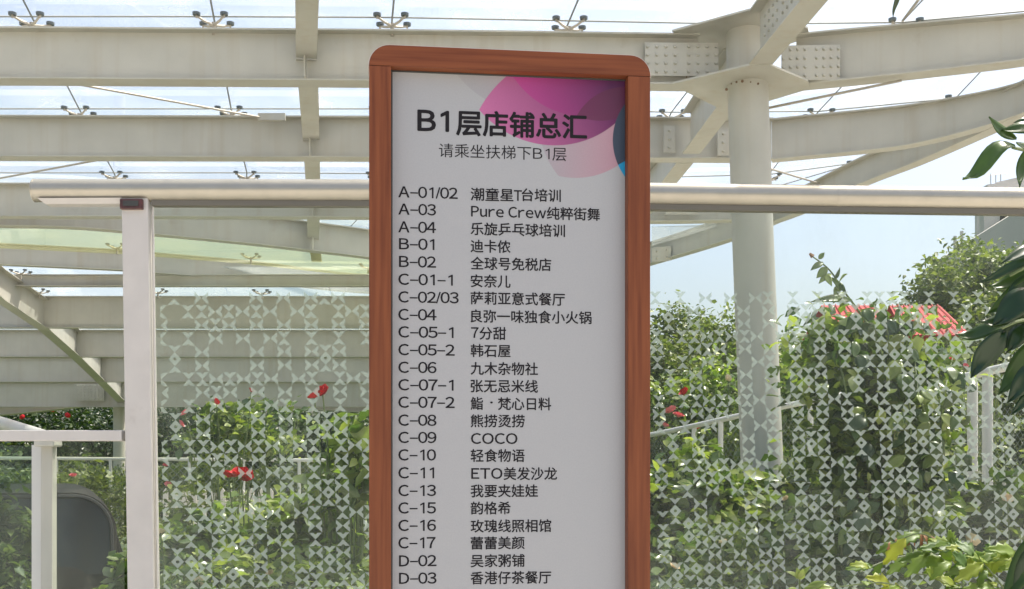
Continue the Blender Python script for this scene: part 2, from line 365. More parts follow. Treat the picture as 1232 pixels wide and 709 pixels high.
def inview(p, mx=40):
    x = CX + F * p.x / p.y; y = HY - F * (p.z - EYE) / p.y; return -mx < x < 1232 + mx and -mx < y < 709
def spider(p, s=1):
    global sp_me, dc_me
    if not inview(p): return
    if sp_me is None:
        o = spider_mesh().build('spider_fitting', M['ss'], smooth=True); sp_me = o.data; dc_me = None
    else: o = link('spider_fitting', sp_me, None)
    o.parent = cn; o.location = p - cn.location; o.scale = (s, s, s)
    for sx in (-1, 1):
        for sy in (-1, 1):
            if dc_me is None: d2 = disc_mesh().build('clamp_disc', M['disc']); dc_me = d2.data
            else: d2 = link('clamp_disc', dc_me, None)
            d2.parent = o; d2.location = (sx*.115, sy*.10, -.035)
    return o
for (k, j), p in list(G.items()):
    if k in (1, 2, 3): spider(p)
    elif k == 4 and j in (1, 2, 3): spider(p)
    elif k == 0: spider(p)
for x, y, Y in ((141, 296, 17.0), (302, 308, 17.6), (443, 320, 18.6), (25, 327, 17.9), (47, 350, 18.7), (190, 350, 18.7), (315, 351, 18.7)):
    spider(P(x, y, Y) + Vector((0, 0, .03)))
nj = 0
jm = MB()
keys = sorted(set(k for k, _ in G))
for k in keys:
    for j in range(8):
        jm.tube([G[k, j] + Vector((0, 0, .0)), G[k, j+1]], .008, 4)
for k in keys[:-1]:
    for j in range(9):
        jm.tube([G[k, j], G[k+1, j]], .008, 4)
cb(jm, 'glass_joints', M['joint'], kind='stuff')
for k in keys[:-1]:
    for j in range(8):
        q = [G[k, j], G[k, j+1], G[k+1, j+1], G[k+1, j]]; c = sum(q, Vector()) / 4
        q = [c + (v - c) * .992 for v in q]
        m = MB().add([v + Vector((0, 0, 0)) for v in q] + [v + Vector((0, 0, .016)) for v in q], [(0,1,2,3),(4,5,6,7),(0,1,5,4),(1,2,6,5),(2,3,7,6),(3,0,4,7)])
        cb(m, 'glass_pane', M['roofglass'])
# tie rods
def rod(a, b, r=.011): cb(MB().tube([a, b], r, 6), 'tie_rod', M['ss'])
for a, b in (((80, 99, 9.2), (312, 141, 11.1)), ((-40, 222, 13.6), (122, 192, 11.6)), ((925, 130, 9.3), (1085, 97, 8.9)), ((926, 203, 12.2), (986, 221, 13.2)), ((1105, 0, 7.5), (1086, 25, 8.9))):
    rod(P(*a), P(*b))
bx = P(327, 141, 11.12); cb(MB().box((bx.x - .14, bx.y - .02, bx.z - .035), (bx.x + .14, bx.y + .02, bx.z + .035)), 'rod_bracket', M['steel'])
# green glass strip hung between the last beam and the rim
gg = [(P(-60, 268, 15.2), P(-60, 296, 16.6)), (P(149, 275, 15.6), P(149, 306, 17.2)), (P(300, 290, 16.4), P(300, 318, 18.0)), (P(443, 306, 17.2), P(443, 334, 19.0)), (P(560, 318, 17.6), P(560, 345, 19.6))]
for (a, b), (c, d_) in zip(gg, gg[1:]):
    m = MB().add([a, b, d_, c] + [v + Vector((0, 0, .016)) for v in (a, b, d_, c)], [(0,1,2,3),(4,5,6,7),(0,1,5,4),(1,2,6,5),(2,3,7,6),(3,0,4,7)])
    cb(m, 'glass_pane', M['greenglass'])
m = MB().add([P(784, 273, 15.0), P(784, 296, 16.9), P(862, 274, 15.6), P(862, 270, 15.0)] + [v + Vector((0, 0, .016)) for v in (P(784, 273, 15.0), P(784, 296, 16.9), P(862, 274, 15.6), P(862, 270, 15.0))], [(0,1,2,3),(4,5,6,7),(0,1,5,4),(1,2,6,5),(2,3,7,6),(3,0,4,7)])
cb(m, 'glass_pane', M['roofglass'])

# ---------------------------------------------------------------- lower canopy behind
lc = empty('lower_canopy', (-9.1, 25, 0), label='lower cream steel canopy section with stacked beams sloping down behind the left glass', cat='canopy')
def lb(mb, name, m, **k):
    o = mb.build(name, m, **k); o.parent = lc; o.matrix_parent_inverse = Matrix.Translation(-lc.location); return o
levels = [(18.3, 331, 345), (18.9, 357, 395), (21.0, 397.3, 430), (23.2, 429.6, 460), (25.0, 459.5, 490)]
for i, (Y, yt, yb) in enumerate(levels):
    Dd = (yb - yt) / F * Y
    xr = 150 if i == 0 else 640
    a, b = P(-160 if i else 18, yb, Y), P(xr, yb, Y)
    if i == 0: b = P(640, yb, Y)
    lb(MB().sweep([a, b], isec(Dd, .16)), 'beam', M['steel'])
raf = [P(-70, 300, 16.2), P(0, 362, 17.9), P(53, 397, 18.9), P(92, 431, 21.0), P(122, 460, 23.2), P(150, 488, 25.3)]
lb(MB().sweep(raf, isec(.52, .20)), 'rafter', M['steel'])
arc = smoothpts([P(-120, 508, 26.5), P(0, 500, 25.9), P(80, 492, 25.5), P(147, 483, 25.3)])
lb(MB().sweep(arc, isec(.24, .3)), 'rim_beam', M['steel'])
arc = smoothpts([P(149, 483, 25.3), P(250, 487, 25.3), P(360, 492, 25.6), P(443, 497, 25.8), P(600, 508, 26.3)])
lb(MB().sweep(arc, isec(.24, .3)), 'rim_beam', M['steel'])
a = P(143.5, 486, 25.35); lb(MB().tube([Vector((a.x, a.y, 0)), a], .135, 20), 'column', M['steel'], smooth=True)
pl = MB(); c = P(108, 472, 24.9)
lb(MB().box((c.x - .33, c.y - .02, c.z - .2), (c.x + .33, c.y - .008, c.z + .19)), 'splice_plate', M['steel'])
for i in range(8):
    for j in range(5):
        q = Vector((c.x - .28 + .08*i, c.y - .02, c.z - .15 + .075*j)); pl.tube([q, q - Vector((0, .02, 0))], .02, 6)
lb(pl, 'bolts', M['steel'], kind='stuff')
for (Y0, z0, Y1, z1) in ((18.5, P(0, 343, 18.5).z + .3, 20.9, P(0, 398, 20.9).z + .06), (21.1, P(0, 398, 21.0).z + .06, 23.1, P(0, 431, 23.1).z + .06), (23.3, P(0, 431, 23.2).z + .06, 24.9, P(0, 459, 24.9).z + .06)):
    for i in range(7):
        x0 = -12.5 + 1.85*i
        q = [(x0, Y0, z0), (x0 + 1.83, Y0, z0), (x0 + 1.83, Y1, z1), (x0, Y1, z1)]
        lb(MB().add(q + [(x, y, z + .016) for x, y, z in q], [(0,1,2,3),(4,5,6,7),(0,1,5,4),(1,2,6,5),(2,3,7,6),(3,0,4,7)]), 'glass_pane', M['roofglass'])

# ---------------------------------------------------------------- glass screen with frosted print
YS = 5.0
gs = empty('glass_screen', P(166, 560, YS) - Vector((0, 0, EYE)), label='tall glass screen printed with frosted triangles under a round steel top rail', cat='glass wall')
def gp(o): o.parent = gs; o.matrix_parent_inverse = Matrix.Translation(-gs.location); return o
def slope(x): return .013 + .000037 * (x - 184)
def PS(x0, y, Y=YS): return P(x0 + slope(x0) * (y - 350), y, Y)
# top rail: tube over an aluminium channel
rl = [(43, 229.5), (250, 229.5), (440, 230), (616, 231.5), (785, 234), (1000, 237), (1232, 240), (1500, 244)]
gp(MB().tube([P(x, y, YS) for x, y in rl], .0525, 36).build('top_rail', M['rail'], smooth=True))
gp(MB().tube([P(41.5, 229.5, YS), P(43.2, 229.5, YS)], .0535, 36).build('rail_end_cap', M['rail']))
ch = [P(x, y + 18.2, YS) for x, y in rl[1:]]
gp(MB().sweep([P(184, 247.5, YS)] + ch, [(-.022, -.004), (.022, -.004), (.022, .02), (-.022, .02)]).build('glazing_channel', M['channel']))
for x in (430, 1010):
    p = P(x, 230 if x < 600 else 237.2, YS); gp(MB().tube([p - Vector((.02, 0, 0)), p + Vector((.02, 0, 0))], .0533, 36).build('joint_sleeve', M['rail'], smooth=True))
# left part of the rail has a flat tray under it
tr = MB(); a = P(50, 246, YS); b = P(150, 245.5, YS)
tr.add([a + Vector((0, -.045, .018)), a + Vector((0, .045, .018)), a + Vector((.03, .03, -.006)), a + Vector((.03, -.03, -.006)),
        b + Vector((0, -.045, .018)), b + Vector((0, .045, .018)), b + Vector((0, .03, -.006)), b + Vector((0, -.03, -.006))],
       [(0,1,2,3),(4,5,6,7),(0,4,7,3),(1,5,6,2),(3,2,6,7),(0,1,5,4)])
gp(tr.build('rail_tray', M['frame_white']))
# post (leans a touch)
pt = MB(); W2 = .0615
def ring(cx, z): return [Vector((cx - W2, YS - .03, z)), Vector((cx + W2, YS - .03, z)), Vector((cx + W2, YS + .06, z)), Vector((cx - W2, YS + .06, z))]
xt = P(164.5, 254, YS); xb = P(171.5, 709, YS); dz = (xb.x - xt.x) / (xt.z - xb.z)
pt.add(ring(xt.x, 2.79) + ring(xt.x + dz * 2.79, 0), [(0,1,2,3),(7,6,5,4),(0,1,5,4),(1,2,6,5),(2,3,7,6),(3,0,4,7)])
gp(bevel(pt.build('post', M['frame_white']), .006))
c = P(162, 247.5, YS); gp(bevel(MB().box((c.x - .052, YS - .05, c.z - .027), (c.x + .052, YS + .03, c.z + .02)).build('rail_bracket', M['cap']), .004))
gp(MB().box((c.x - .035, YS - .054, c.z - .014), (c.x + .035, YS - .0495, c.z + .01)).build('bracket_face', M['dark']))
# panes
def pane(x0, x1, ytop=249, gname='glass_pane'):
    vs = []
    for dy in (0, .012):
        for x in (x0, x1):
            t = PS(x, ytop); bt = PS(x, 709 + 210); t.y += dy; bt.y += dy; vs += [t, bt]
    return gp(MB().add(vs, [(0,1,3,2),(4,5,7,6),(0,1,5,4),(2,3,7,6),(0,2,6,4),(1,3,7,5)]).build(gname, M['glass']))
pL = pane(184.5, 598); pR = pane(602, 1480)
gp(MB().sweep([PS(184.6, 249) , PS(184.6, 250)], [(-.01, -.01), (.01, -.01), (.01, 0), (-.01, 0)]).build('corner_gasket', M['dark']))
a, b = PS(184.2, 250), PS(184.2, 880)
gp(MB().tube([a + Vector((.004, -.004, 0)), b + Vector((.004, -.004, 0))], .0055, 4).build('pane_edge_trim', M['frame_white']))
A_ = ".V.H...H.H.HVH..V.H.HVH..V.HV.H"
B_ = "V.VVHVHVH.HV.VHV.HV.V.VHV.VHV.V"
C_ = "H..HVH.H.H.H.H.H..HVH.H.HV.H.H."
D_ = "V.V.H.H.HV.V.V.V.VVVV.V.V.V.VH."
def tri(m, pm, c, r, side, w=1.0):
    # side triangle of one cell, its base on the cell edge with a small round notch
    e = .03; n = .13
    base = {'T': [(e, 0), (.5 - n, 0), (.5 - n*.7, .085), (.5, .12), (.5 + n*.7, .085), (.5 + n, 0), (1 - e, 0), (.5, .5)],
            'B': [(e, 1), (.5 - n, 1), (.5 - n*.7, .915), (.5, .88), (.5 + n*.7, .915), (.5 + n, 1), (1 - e, 1), (.5, .5)],
            'L': [(0, e), (0, .5 - n), (.085, .5 - n*.7), (.12, .5), (.085, .5 + n*.7), (0, .5 + n), (0, 1 - e), (.5, .5)],
            'R': [(1, e), (1, .5 - n), (.915, .5 - n*.7), (.88, .5), (.915, .5 + n*.7), (1, .5 + n), (1, 1 - e), (.5, .5)]}[side]
    v = [pm(c + u, r + q) for u, q in base]
    m.add(v, [(0, 1, 7), (1, 2, 7), (2, 3, 7), (3, 4, 7), (4, 5, 7), (5, 6, 7)])
def pattern(pm, rows, ncol, first, left_clip=None):
    m = MB(); cyc = [A_, B_, C_, D_, A_]; rr = random.Random(5)
    for r in range(rows):
        s = cyc[(first + r) % 5]
        for c in range(ncol):
            ch_ = s[c]
            if ch_ == '.' and r > 14 and rr.random() < (r - 14) * .07: ch_ = rr.choice('VHTB')
            elif ch_ == '.' and c > 15 and r > 3 and rr.random() < .08: ch_ = rr.choice('TB')
            sides = {'.': '', 'V': 'TB', 'H': 'LR', 'T': 'T', 'B': 'B'}[ch_]
            if r == 0 and first == 0 and ch_ == 'V': sides = 'B'
            if left_clip and c == 0 : sides = sides.replace('L', '')
            for sd in sides: tri(m, pm, c, r, sd)
    return m
def pmL(c, r):
    x = 184.6 + 16.44 * c; x = max(x, 191.8); y = 351 + r * (16.27 - .00065 * (x - 190)) - .003 * (x - 190)
    p = P(x + slope(x) * (y - 350), y, YS); p.y -= .0015; return p
def pmR(c, r):
    x = 780.3 + 15.15 * c - .008 * c * c; y = 351 + r * (15.55 - .0016 * (x - 785))
    p = P(x + slope(x) * (y - 350), y, YS); p.y -= .0015; return p
pattern(pmL, 33, 24, 0, True).build('frosted_pattern', M['frost']).parent = pL
pattern(pmR, 34, 31, 3).build('frosted_pattern', M['frost']).parent = pR
# the low return beside the post
lw = empty('low_balustrade', P(90, 560, YS) - Vector((0, 0, EYE)), label='low balustrade left of the white post with flat bar, second post and glass', cat='balustrade')
def lp(o): o.parent = lw; o.matrix_parent_inverse = Matrix.Translation(-lw.location); return o
a, b = P(-160, 531, YS), P(149, 531, YS); lp(bevel(MB().box((a.x, YS - .03, a.z), (b.x, YS + .03, a.z + .05)).build('flat_bar', M['frame_white']), .004))
lp(MB().tube([P(-120, 474, 6.2), P(0, 509, 5.9), P(45, 523, 5.7), P(66, 530, 5.6)], .036, 20).build('sloping_handrail', M['steel'], smooth=True))
a = P(66, 533, 5.6); lp(bevel(MB().box((a.x - .09, 5.55, a.z - .02), (a.x + .02, 5.65, a.z + .03)).build('rail_shoe', M['steel']), .008))
a = P(48.5, 534, 5.6); b = P(63, 534, 5.6); lp(bevel(MB().box((a.x, 5.6, 0), (b.x, 5.66, a.z)).build('post', M['steel']), .006))
a = P(36, 540, 5.6); b = P(48.3, 534, 5.6); lp(MB().box((a.x, 5.62, .05), (b.x, 5.65, a.z + .02)).build('edge_strip', M['fencepost']))
a = P(-200, 536, 5.6); b = P(47, 534, 5.6); lp(MB().box((a.x, 5.63, .1), (b.x, 5.642, a.z)).build('glass_pane', M['lowglass']))
a = P(63.5, 536, 5.3); b = P(149, 534, 5.3); lp(MB().box((a.x, 5.30, .1), (b.x, 5.312, P(0, 532, 5.3).z)).build('glass_pane', M['glass']))

# ---------------------------------------------------------------- directory sign
TH = rad(6.4); SY = 2.92; sx0 = (613 - CX) / F * SY
sg = empty('directory_sign', (sx0, SY, 0), TH, label='free-standing shop directory board in a brown wood frame with Chinese text', cat='sign')
def SL(x, y, dep=0):        # picture point -> local (u, height) on the sign's plane pushed back by dep
    dx, dz = (x - CX) / F, -(y - HY) / F
    ux, uy = math.cos(TH), math.sin(TH); nx, ny = -math.sin(TH), math.cos(TH)
    ox, oy = sx0 + nx*dep, SY + ny*dep
    t = (ox*nx + oy*ny) / (dx*nx + ny)
    return ((dx*t - ox)*ux + (t - oy)*uy, EYE + dz*t)
def sgp(o, p=None): o.parent = p or sg; return o
mw = bpy.data.materials.new('brown_wood_laminate'); mw.use_nodes = True; n = mw.node_tree; bs = n.nodes['Principled BSDF']
tc = n.nodes.new('ShaderNodeTexCoord'); mp = n.nodes.new('ShaderNodeMapping'); mp.inputs['Scale'].default_value = (60, 60, 2.2)
nz = n.nodes.new('ShaderNodeTexNoise'); nz.inputs['Scale'].default_value = 1.3; nz.inputs['Detail'].default_value = 8
rp = n.nodes.new('ShaderNodeValToRGB'); rp.color_ramp.elements[0].color = (.130, .034, .012, 1); rp.color_ramp.elements[1].color = (.215, .064, .022, 1)
rp.color_ramp.elements[0].position = .32; rp.color_ramp.elements[1].position = .66
n.links.new(tc.outputs['Object'], mp.inputs[0]); n.links.new(mp.outputs[0], nz.inputs['Vector']); n.links.new(nz.outputs[0], rp.inputs[0]); n.links.new(rp.outputs[0], bs.inputs['Base Color'])
bs.inputs['Roughness'].default_value = .5; bs.inputs['Specular IOR Level'].default_value = .3
mwh = mw.copy(); mwh.name = 'brown_wood_laminate_across'
for nd in mwh.node_tree.nodes:
    if nd.type == 'MAPPING': nd.inputs['Scale'].default_value = (2.2, 60, 60)
DEP = .035
uL, zT = SL(444, 54.5); uR, _ = SL(782.5, 70)
zTl = SL(455, 54)[1]; zTr = SL(770, 67)[1]; zT = (zTl + zTr) / 2
iL = SL(470.5, 300)[0]; iR = SL(755.5, 300)[0]; iT = (SL(472, 79.5)[1] + SL(754, 90.5)[1]) / 2
zJ = zT - .048; TK = .10
# top rail with rounded corners, butted on two stiles
rC = .055; poly = []
for k in range(9):
    an = math.pi - math.pi/2 * k / 8; poly.append((uL + rC + rC*math.cos(an), zT - rC + rC*math.sin(an)))
for k in range(9):
    an = math.pi/2 - math.pi/2 * k / 8; poly.append((uR - rC + rC*math.cos(an), zT - rC + rC*math.sin(an)))
poly += [(uR, iT - .0), (uL, iT - .0)]
m = MB(); n_ = len(poly); m.add([(x, 0, z) for x, z in poly] + [(x, TK, z) for x, z in poly], [tuple(range(n_)), tuple(range(n_, 2*n_))[::-1]] + [(k, (k+1) % n_, n_+(k+1) % n_, n_+k) for k in range(n_)])
sgp(bevel(m.build('top_rail', mwh), .0025, 2))
# pale edge strip over the top
zz = []
for (x, z) in poly[:-2]: zz.append(Vector((x, 0, z)))
es = MB(); n_ = len(zz)
cu, cz = (uL + uR)/2, zT - .3
vs = []
for i, p in enumerate(zz):
    t = (zz[min(i+1, n_-1)] - zz[max(i-1, 0)]).normalized(); nn_ = Vector((-t.z, 0, t.x))
    for dd, yy in ((.0005, .004), (.003, .004), (.003, TK - .004), (.0005, TK - .004)): vs.append((p.x + nn_.x*dd, yy, p.z + nn_.z*dd))
es.add(vs, [(i*4+k, (i+1)*4+k, (i+1)*4+(k+1) % 4, i*4+(k+1) % 4) for i in range(n_-1) for k in range(4)] + [(0,1,2,3), tuple(range((n_-1)*4, n_*4))])
sgp(es.build('pale_edging', M['frame_white']))
sgp(bevel(MB().box((uL, 0, .06), (iL, TK, iT - .0008)).build('stile', mw), .0025, 2))
sgp(bevel(MB().box((iR, 0, .06), (uR, TK, iT - .0008)).build('stile', mw), .0025, 2))
sgp(MB().box((iL, 0, .06), (iR, TK, .30)).build('bottom_rail', mwh))
sgp(MB().box((uL - .06, -.12, 0.006), (uR + .06, TK + .12, .06)).build('base_plate', M['dark']))
sgp(MB().box((iL + .001, DEP + .006, .30), (iR - .001, DEP + .02, iT - .001)).build('back_panel', M['dark']))
# poster: white printed sheet, petals printed by a shader in the sheet's own coordinates
mpst = bpy.data.materials.new('printed_poster'); mpst.use_nodes = True; n = mpst.node_tree; bs = n.nodes['Principled BSDF']; bs.inputs['Roughness'].default_value = .45
N = n.nodes.new; lk = n.links.new
tc = N('ShaderNodeTexCoord'); sep = N('ShaderNodeSeparateXYZ'); lk(tc.outputs['Object'], sep.inputs[0])
def mth(op, a, b=None, cl=False):
    q = N('ShaderNodeMath'); q.operation = op; q.use_clamp = cl
    for i, v in enumerate((a, b)):
        if v is None: continue
        if isinstance(v, (int, float)): q.inputs[i].default_value = v
        else: lk(v, q.inputs[i])
    return q.outputs[0]
PXM = SY / F
def circ(x, y, r, soft=.8):
    u, z = SL(x, y, DEP); r *= PXM
    dx = mth('SUBTRACT', sep.outputs[0], u); dz_ = mth('SUBTRACT', sep.outputs[2], z)
    dd = mth('SQRT', mth('ADD', mth('MULTIPLY', dx, dx), mth('MULTIPLY', dz_, dz_)))
    return mth('ADD', mth('DIVIDE', mth('SUBTRACT', r, dd), soft * PXM), .5, True)
def both(a, b): return mth('MULTIPLY', a, b)
def lay(base, colr, fac):
    q = N('ShaderNodeMix'); q.data_type = 'RGBA'; lk(fac, q.inputs[0])
    for i, v in ((6, base), (7, colr)):
        if isinstance(v, tuple): q.inputs[i].default_value = (*v, 1)
        else: lk(v, q.inputs[i])
    return q.outputs[2]
def gradx(x0, x1, c0, c1, ky=0):
    u0 = SL(x0, 150, DEP)[0]; u1 = SL(x1, 150, DEP)[0]; z0 = SL(600, 150, DEP)[1]
    s_ = mth('ADD', sep.outputs[0], mth('MULTIPLY', mth('SUBTRACT', sep.outputs[2], z0), ky))
    mr = N('ShaderNodeMapRange'); mr.inputs[1].default_value = u0; mr.inputs[2].default_value = u1; lk(s_, mr.inputs[0])
    return lay(c0, c1, mr.outputs[0]), mr.outputs[0]
WHT = (.36, .358, .36)
cc = WHT
pg, pf = gradx(650, 760, (.325, .30, .315), (.42, .215, .26)); cc = lay(cc, pg, both(circ(690, 118, 98), circ(745, 150, 100)))     # faint lower pink petal
g2, _ = gradx(570, 640, (.325, .32, .325), (.33, .275, .305)); cc = lay(cc, g2, both(circ(640, 20, 118), circ(560, 190, 140)))        # faint grey petal, upper left
big = both(circ(664, 58, 119), circ(702, 203, 145))
g3, _ = gradx(570, 745, (.50, .14, .30), (.11, .012, .075), .5); cc = lay(cc, g3, big)
g4, _ = gradx(640, 750, (.37, .045, .20), (.07, .010, .06), .3); cc = lay(cc, g4, both(big, circ(700, 40, 102)))
cc = lay(cc, (.10, .018, .045), mth('MULTIPLY', both(big, both(circ(755, 175, 72), circ(720, 72, 75))), .75))
blu = circ(807, 171, 73)
gz = N('ShaderNodeMapRange'); gz.inputs[1].default_value = SL(750, 160, DEP)[1]; gz.inputs[2].default_value = SL(750, 200, DEP)[1]; lk(sep.outputs[2], gz.inputs[0])
cc = lay(cc, lay((.035, .05, .075), (.008, .27, .50), mth('MULTIPLY', circ(776, 248, 60), 1)), blu)
nz = N('ShaderNodeTexNoise'); nz.inputs['Scale'].default_value = 260; lk(tc.outputs['Object'], nz.inputs['Vector'])
mr = N('ShaderNodeMapRange'); mr.inputs[3].default_value = .93; mr.inputs[4].default_value = 1.07; lk(nz.outputs[0], mr.inputs[0])
q = N('ShaderNodeMix'); q.data_type = 'RGBA'; q.blend_type = 'MULTIPLY'; q.inputs[0].default_value = 1; lk(cc, q.inputs[6]); lk(mr.outputs[0], q.inputs[7])
lk(q.outputs[2], bs.inputs['Base Color'])
pst = sgp(MB().box((iL + .0005, DEP, .30), (iR - .0005, DEP + .005, iT - .0005)).build('poster', mpst))
ink = mat('black_ink', (.014, .012, .014), .7, spec=.2)
sgp(MB().box((iL, DEP - .004, .30), (iL + .004, DEP - .0002, iT)).build('shadow_strip', M['dark']))  # dark strip added as the shadow line inside the left stile
sgp(MB().box((iL + .004, DEP - .004, iT - .004), (iR, DEP - .0002, iT - .0006)).build('shadow_strip', M['dark']))  # likewise, a shadow line added as a dark strip under the top rail
glyphs = {}
def glyph(ch):
    """flat outline mesh of one character: vertices and faces in em units"""
    if ch in glyphs: return glyphs[ch]
    if ch == '1': return np.array([(.285, 0), (.362, 0), (.362, .725), (.31, .725), (.12, .615), (.12, .535), (.285, .625)]), [(0, 1, 2, 6), (6, 2, 3), (6, 3, 4, 5)]
    if ch == '童':                       # drawn stroke by stroke: its outline does not fill cleanly
        v, f = [], []
        for x0, y0, x1, y1 in ((.5, .85, .5, .75), (.10, .745, .90, .745), (.29, .70, .34, .60), (.71, .70, .66, .60), (.04, .585, .96, .585), (.17, .50, .83, .50), (.17, .50, .17, .20), (.83, .50, .83, .20),
                               (.17, .36, .83, .36), (.17, .215, .83, .215), (.5, .50, .5, -.04), (.11, .085, .89, .085), (.04, -.045, .96, -.045)):
            L = math.hypot(x1-x0, y1-y0); a, b = -(y1-y0)/L*.029, (x1-x0)/L*.029; e = len(v)
            v += [(x0+a, y0+b), (x0-a, y0-b), (x1-a, y1-b), (x1+a, y1+b)]; f.append((e, e+1, e+2, e+3))
        return np.array(v), f
    if ch == '/': return np.array([(0, -.02), (.06, -.02), (.27, .74), (.21, .74)]), [(0, 1, 2, 3)]
    full = chr(ord(ch) + 0xFEE0) if 33 <= ord(ch) < 127 else ch     # full-width Latin comes in the same sans face as the Chinese
    cu = bpy.data.curves.new('lettering', 'FONT'); cu.body = full; cu.size = 1; cu.resolution_u = 3
    o = bpy.data.objects.new('lettering', cu); C.objects.link(o)
    me = bpy.data.meshes.new_from_object(o.evaluated_get(bpy.context.evaluated_depsgraph_get()))
    v = np.array([q.co[:2] for q in me.vertices]); f = [tuple(q.vertices) for q in me.polygons]
    bpy.data.objects.remove(o); bpy.data.curves.remove(cu); bpy.data.meshes.remove(me)
    glyphs[ch] = (v, f); return v, f
ADV = {'A': .667, 'B': .667, 'C': .722, 'D': .722, 'O': .778, 'E': .667, 'T': .611, 'P': .667, '-': .52, '/': .278, ' ': .278, 'u': .556, 'r': .333, 'e': .556, 'w': .722}
def fit(s, x0, x1, yc, px, off=0, mid=.3455):
    """text between picture columns x0 and x1, its mid line at yc, strokes thickened by off em"""
    allv, allf, pen, n0 = [], [], 0, 0
    for ch in s:
        lat = ord(ch) < 256
        adv = ADV.get(ch, .556) if lat and ch != '·' else 1
        if ch == '-':
            v = np.array([(pen + .03, .285), (pen + adv - .03, .285), (pen + adv - .03, .345), (pen + .03, .345)]); f = [(0, 1, 2, 3)]
        elif ch == ' ': pen += adv; continue
        else:
            v, f = glyph(ch); v = v.copy()
            if lat and ch.isalpha(): adv = v[:, 0].max() - v[:, 0].min() + (.13 if ch in 'ur' else .085)
            if lat:
                if ch == '·': v[:, 0] -= v[:, 0].min()
                else: v[:, 0] += pen + adv/2 - (v[:, 0].min() + v[:, 0].max())/2
            else: v[:, 0] += pen
        pen += adv; allv.append(v); allf += [tuple(i + n0 for i in q) for q in f]; n0 += len(v)
    v = np.concatenate(allv); xs = v[:, 0]; a, b = xs.min(), xs.max()
    t0, z = SL(x0, yc + mid*px, DEP); t1 = SL(x1, yc + mid*px, DEP)[0]; k = (t1 - t0) / (b - a); kz = px * PXM
    sh = [(0, 0)] if not off else [(0, 0)] + [(off*math.cos(2*math.pi*q/8), off*math.sin(2*math.pi*q/8)) for q in range(8)]
    V, Fc = [], []
    for i, (ox, oz) in enumerate(sh):
        V += [(t0 + (x + ox - a)*k, DEP - .0005 - .00004*i, z + (y + oz)*kz) for x, y in v]; Fc += [tuple(q + i*len(v) for q in f) for f in allf]
    me = bpy.data.meshes.new('lettering'); me.from_pydata(V, [], Fc); me.update()
    ob = link('lettering', me, ink, pst); return ob
import os
CJ = .38
fit('B1', 503, 539.5, 144.8, 33, .026, .37)
fit('层店铺总汇', 549.4, 705.6, 147.6, 32.5, .026, CJ)
fit('请乘坐扶梯下', 528, 639, 180.8, 18.2, .0, CJ)
fit('B1', 641.3, 661.2, 184.6, 17.6, 0, .37); fit('层', 664.5, 681.5, 185.2, 18.2, 0, CJ)
z2 = lambda v: v / 3.52 + 440
rows = [('A-01/02', 389, 230.9, [('潮童星', 566.4, 617.5, 233.6), ('T', 618.4, 627.8, 235.2), ('台培训', 627.8, 674.5, 234.4)]),
 ('A-03', 297, 251.6, [('Pure Crew', 567, 656.8, 254.2), ('纯粹街舞', 658, 721.5, 256.6)]),
 ('A-04', 297, 273, [('乐旋乒乓球培训', 566.4, 679.5, 275.2)]),
 ('B-01', 290, 293.4, [('迪卡侬', 566.4, 614, 296)]),
 ('B-02', 297, 314.7, [('全球号免税店', 566.4, 663, 316.8)]),
 ('C-01-1', 368, 336, [('安奈儿', 566.4, 614, 338)]),
 ('C-02/03', 393, 357.3, [('萨莉亚意式餐厅', 566.4, 679.5, 358.6)]),
 ('C-04', 299, 378.4, [('良弥一味独食小火锅', 566.4, 711.5, 380.3)]),
 ('C-05-1', 371, 399.4, [('7', 567, 575.5, 400.2), ('分甜', 577, 608.6, 401)]),
 ('C-05-2', 376, 420.7, [('韩石屋', 566.4, 614, 421.8)]),
 ('C-06', 299, 442, [('九木杂物社', 566.4, 647, 443.3)]),
 ('C-07-1', 371, 463, [('张无忌米线', 566.4, 647, 464.4)]),
 ('C-07-2', 376, 484, [('鮨', 566.4, 581, 485.4), ('·', 590, 592.6, 485.8), ('梵心日料', 599.3, 663, 485.8)]),
 ('C-08', 299, 505.6, [('熊捞烫捞', 566.4, 631, 506.5)]),
 ('C-09', 299, 526.4, [('COCO', 566.8, 622.4, 527.7)]),
 ('C-10', 297, 547.4, [('轻食物语', 566.4, 631, 548.2)]),
 ('C-11', 289, 569, [('ETO', 567.2, 604.3, 569.8), ('美发沙龙', 606, 670, 570)]),
 ('C-13', 297, 590.3, [('我要夹娃娃', 566.4, 647, 590.8)]),
 ('C-15', 297, 611.3, [('韵格希', 566.4, 614, 611.4)]),
 ('C-16', 297, 632.3, [('玫瑰线照相馆', 566.4, 663, 633.1)]),
 ('C-17', 295, 653.3, [('蕾蕾美颜', 566.4, 631, 653.6)]),
 ('D-02', 299, 675, [('吴家粥铺', 566.4, 631, 675)]),
 ('D-03', 299, 696, [('香港仔茶餐厅', 566.4, 663, 695.6)])]
for code, cx1, cy, segs in rows:
    fit(code, z2(139 if code[0] in 'AC' else 142), z2(cx1), cy, 17.6, .014, .37)
    for s_, x0, x1, yc in segs:
        lat = ord(s_[0]) < 256 and s_ != '·'
        fit(s_, x0, x1, yc, 17.0 if lat else 16.6, .014 if lat else .015, .37 if lat else (.26 if s_ == '·' else CJ))

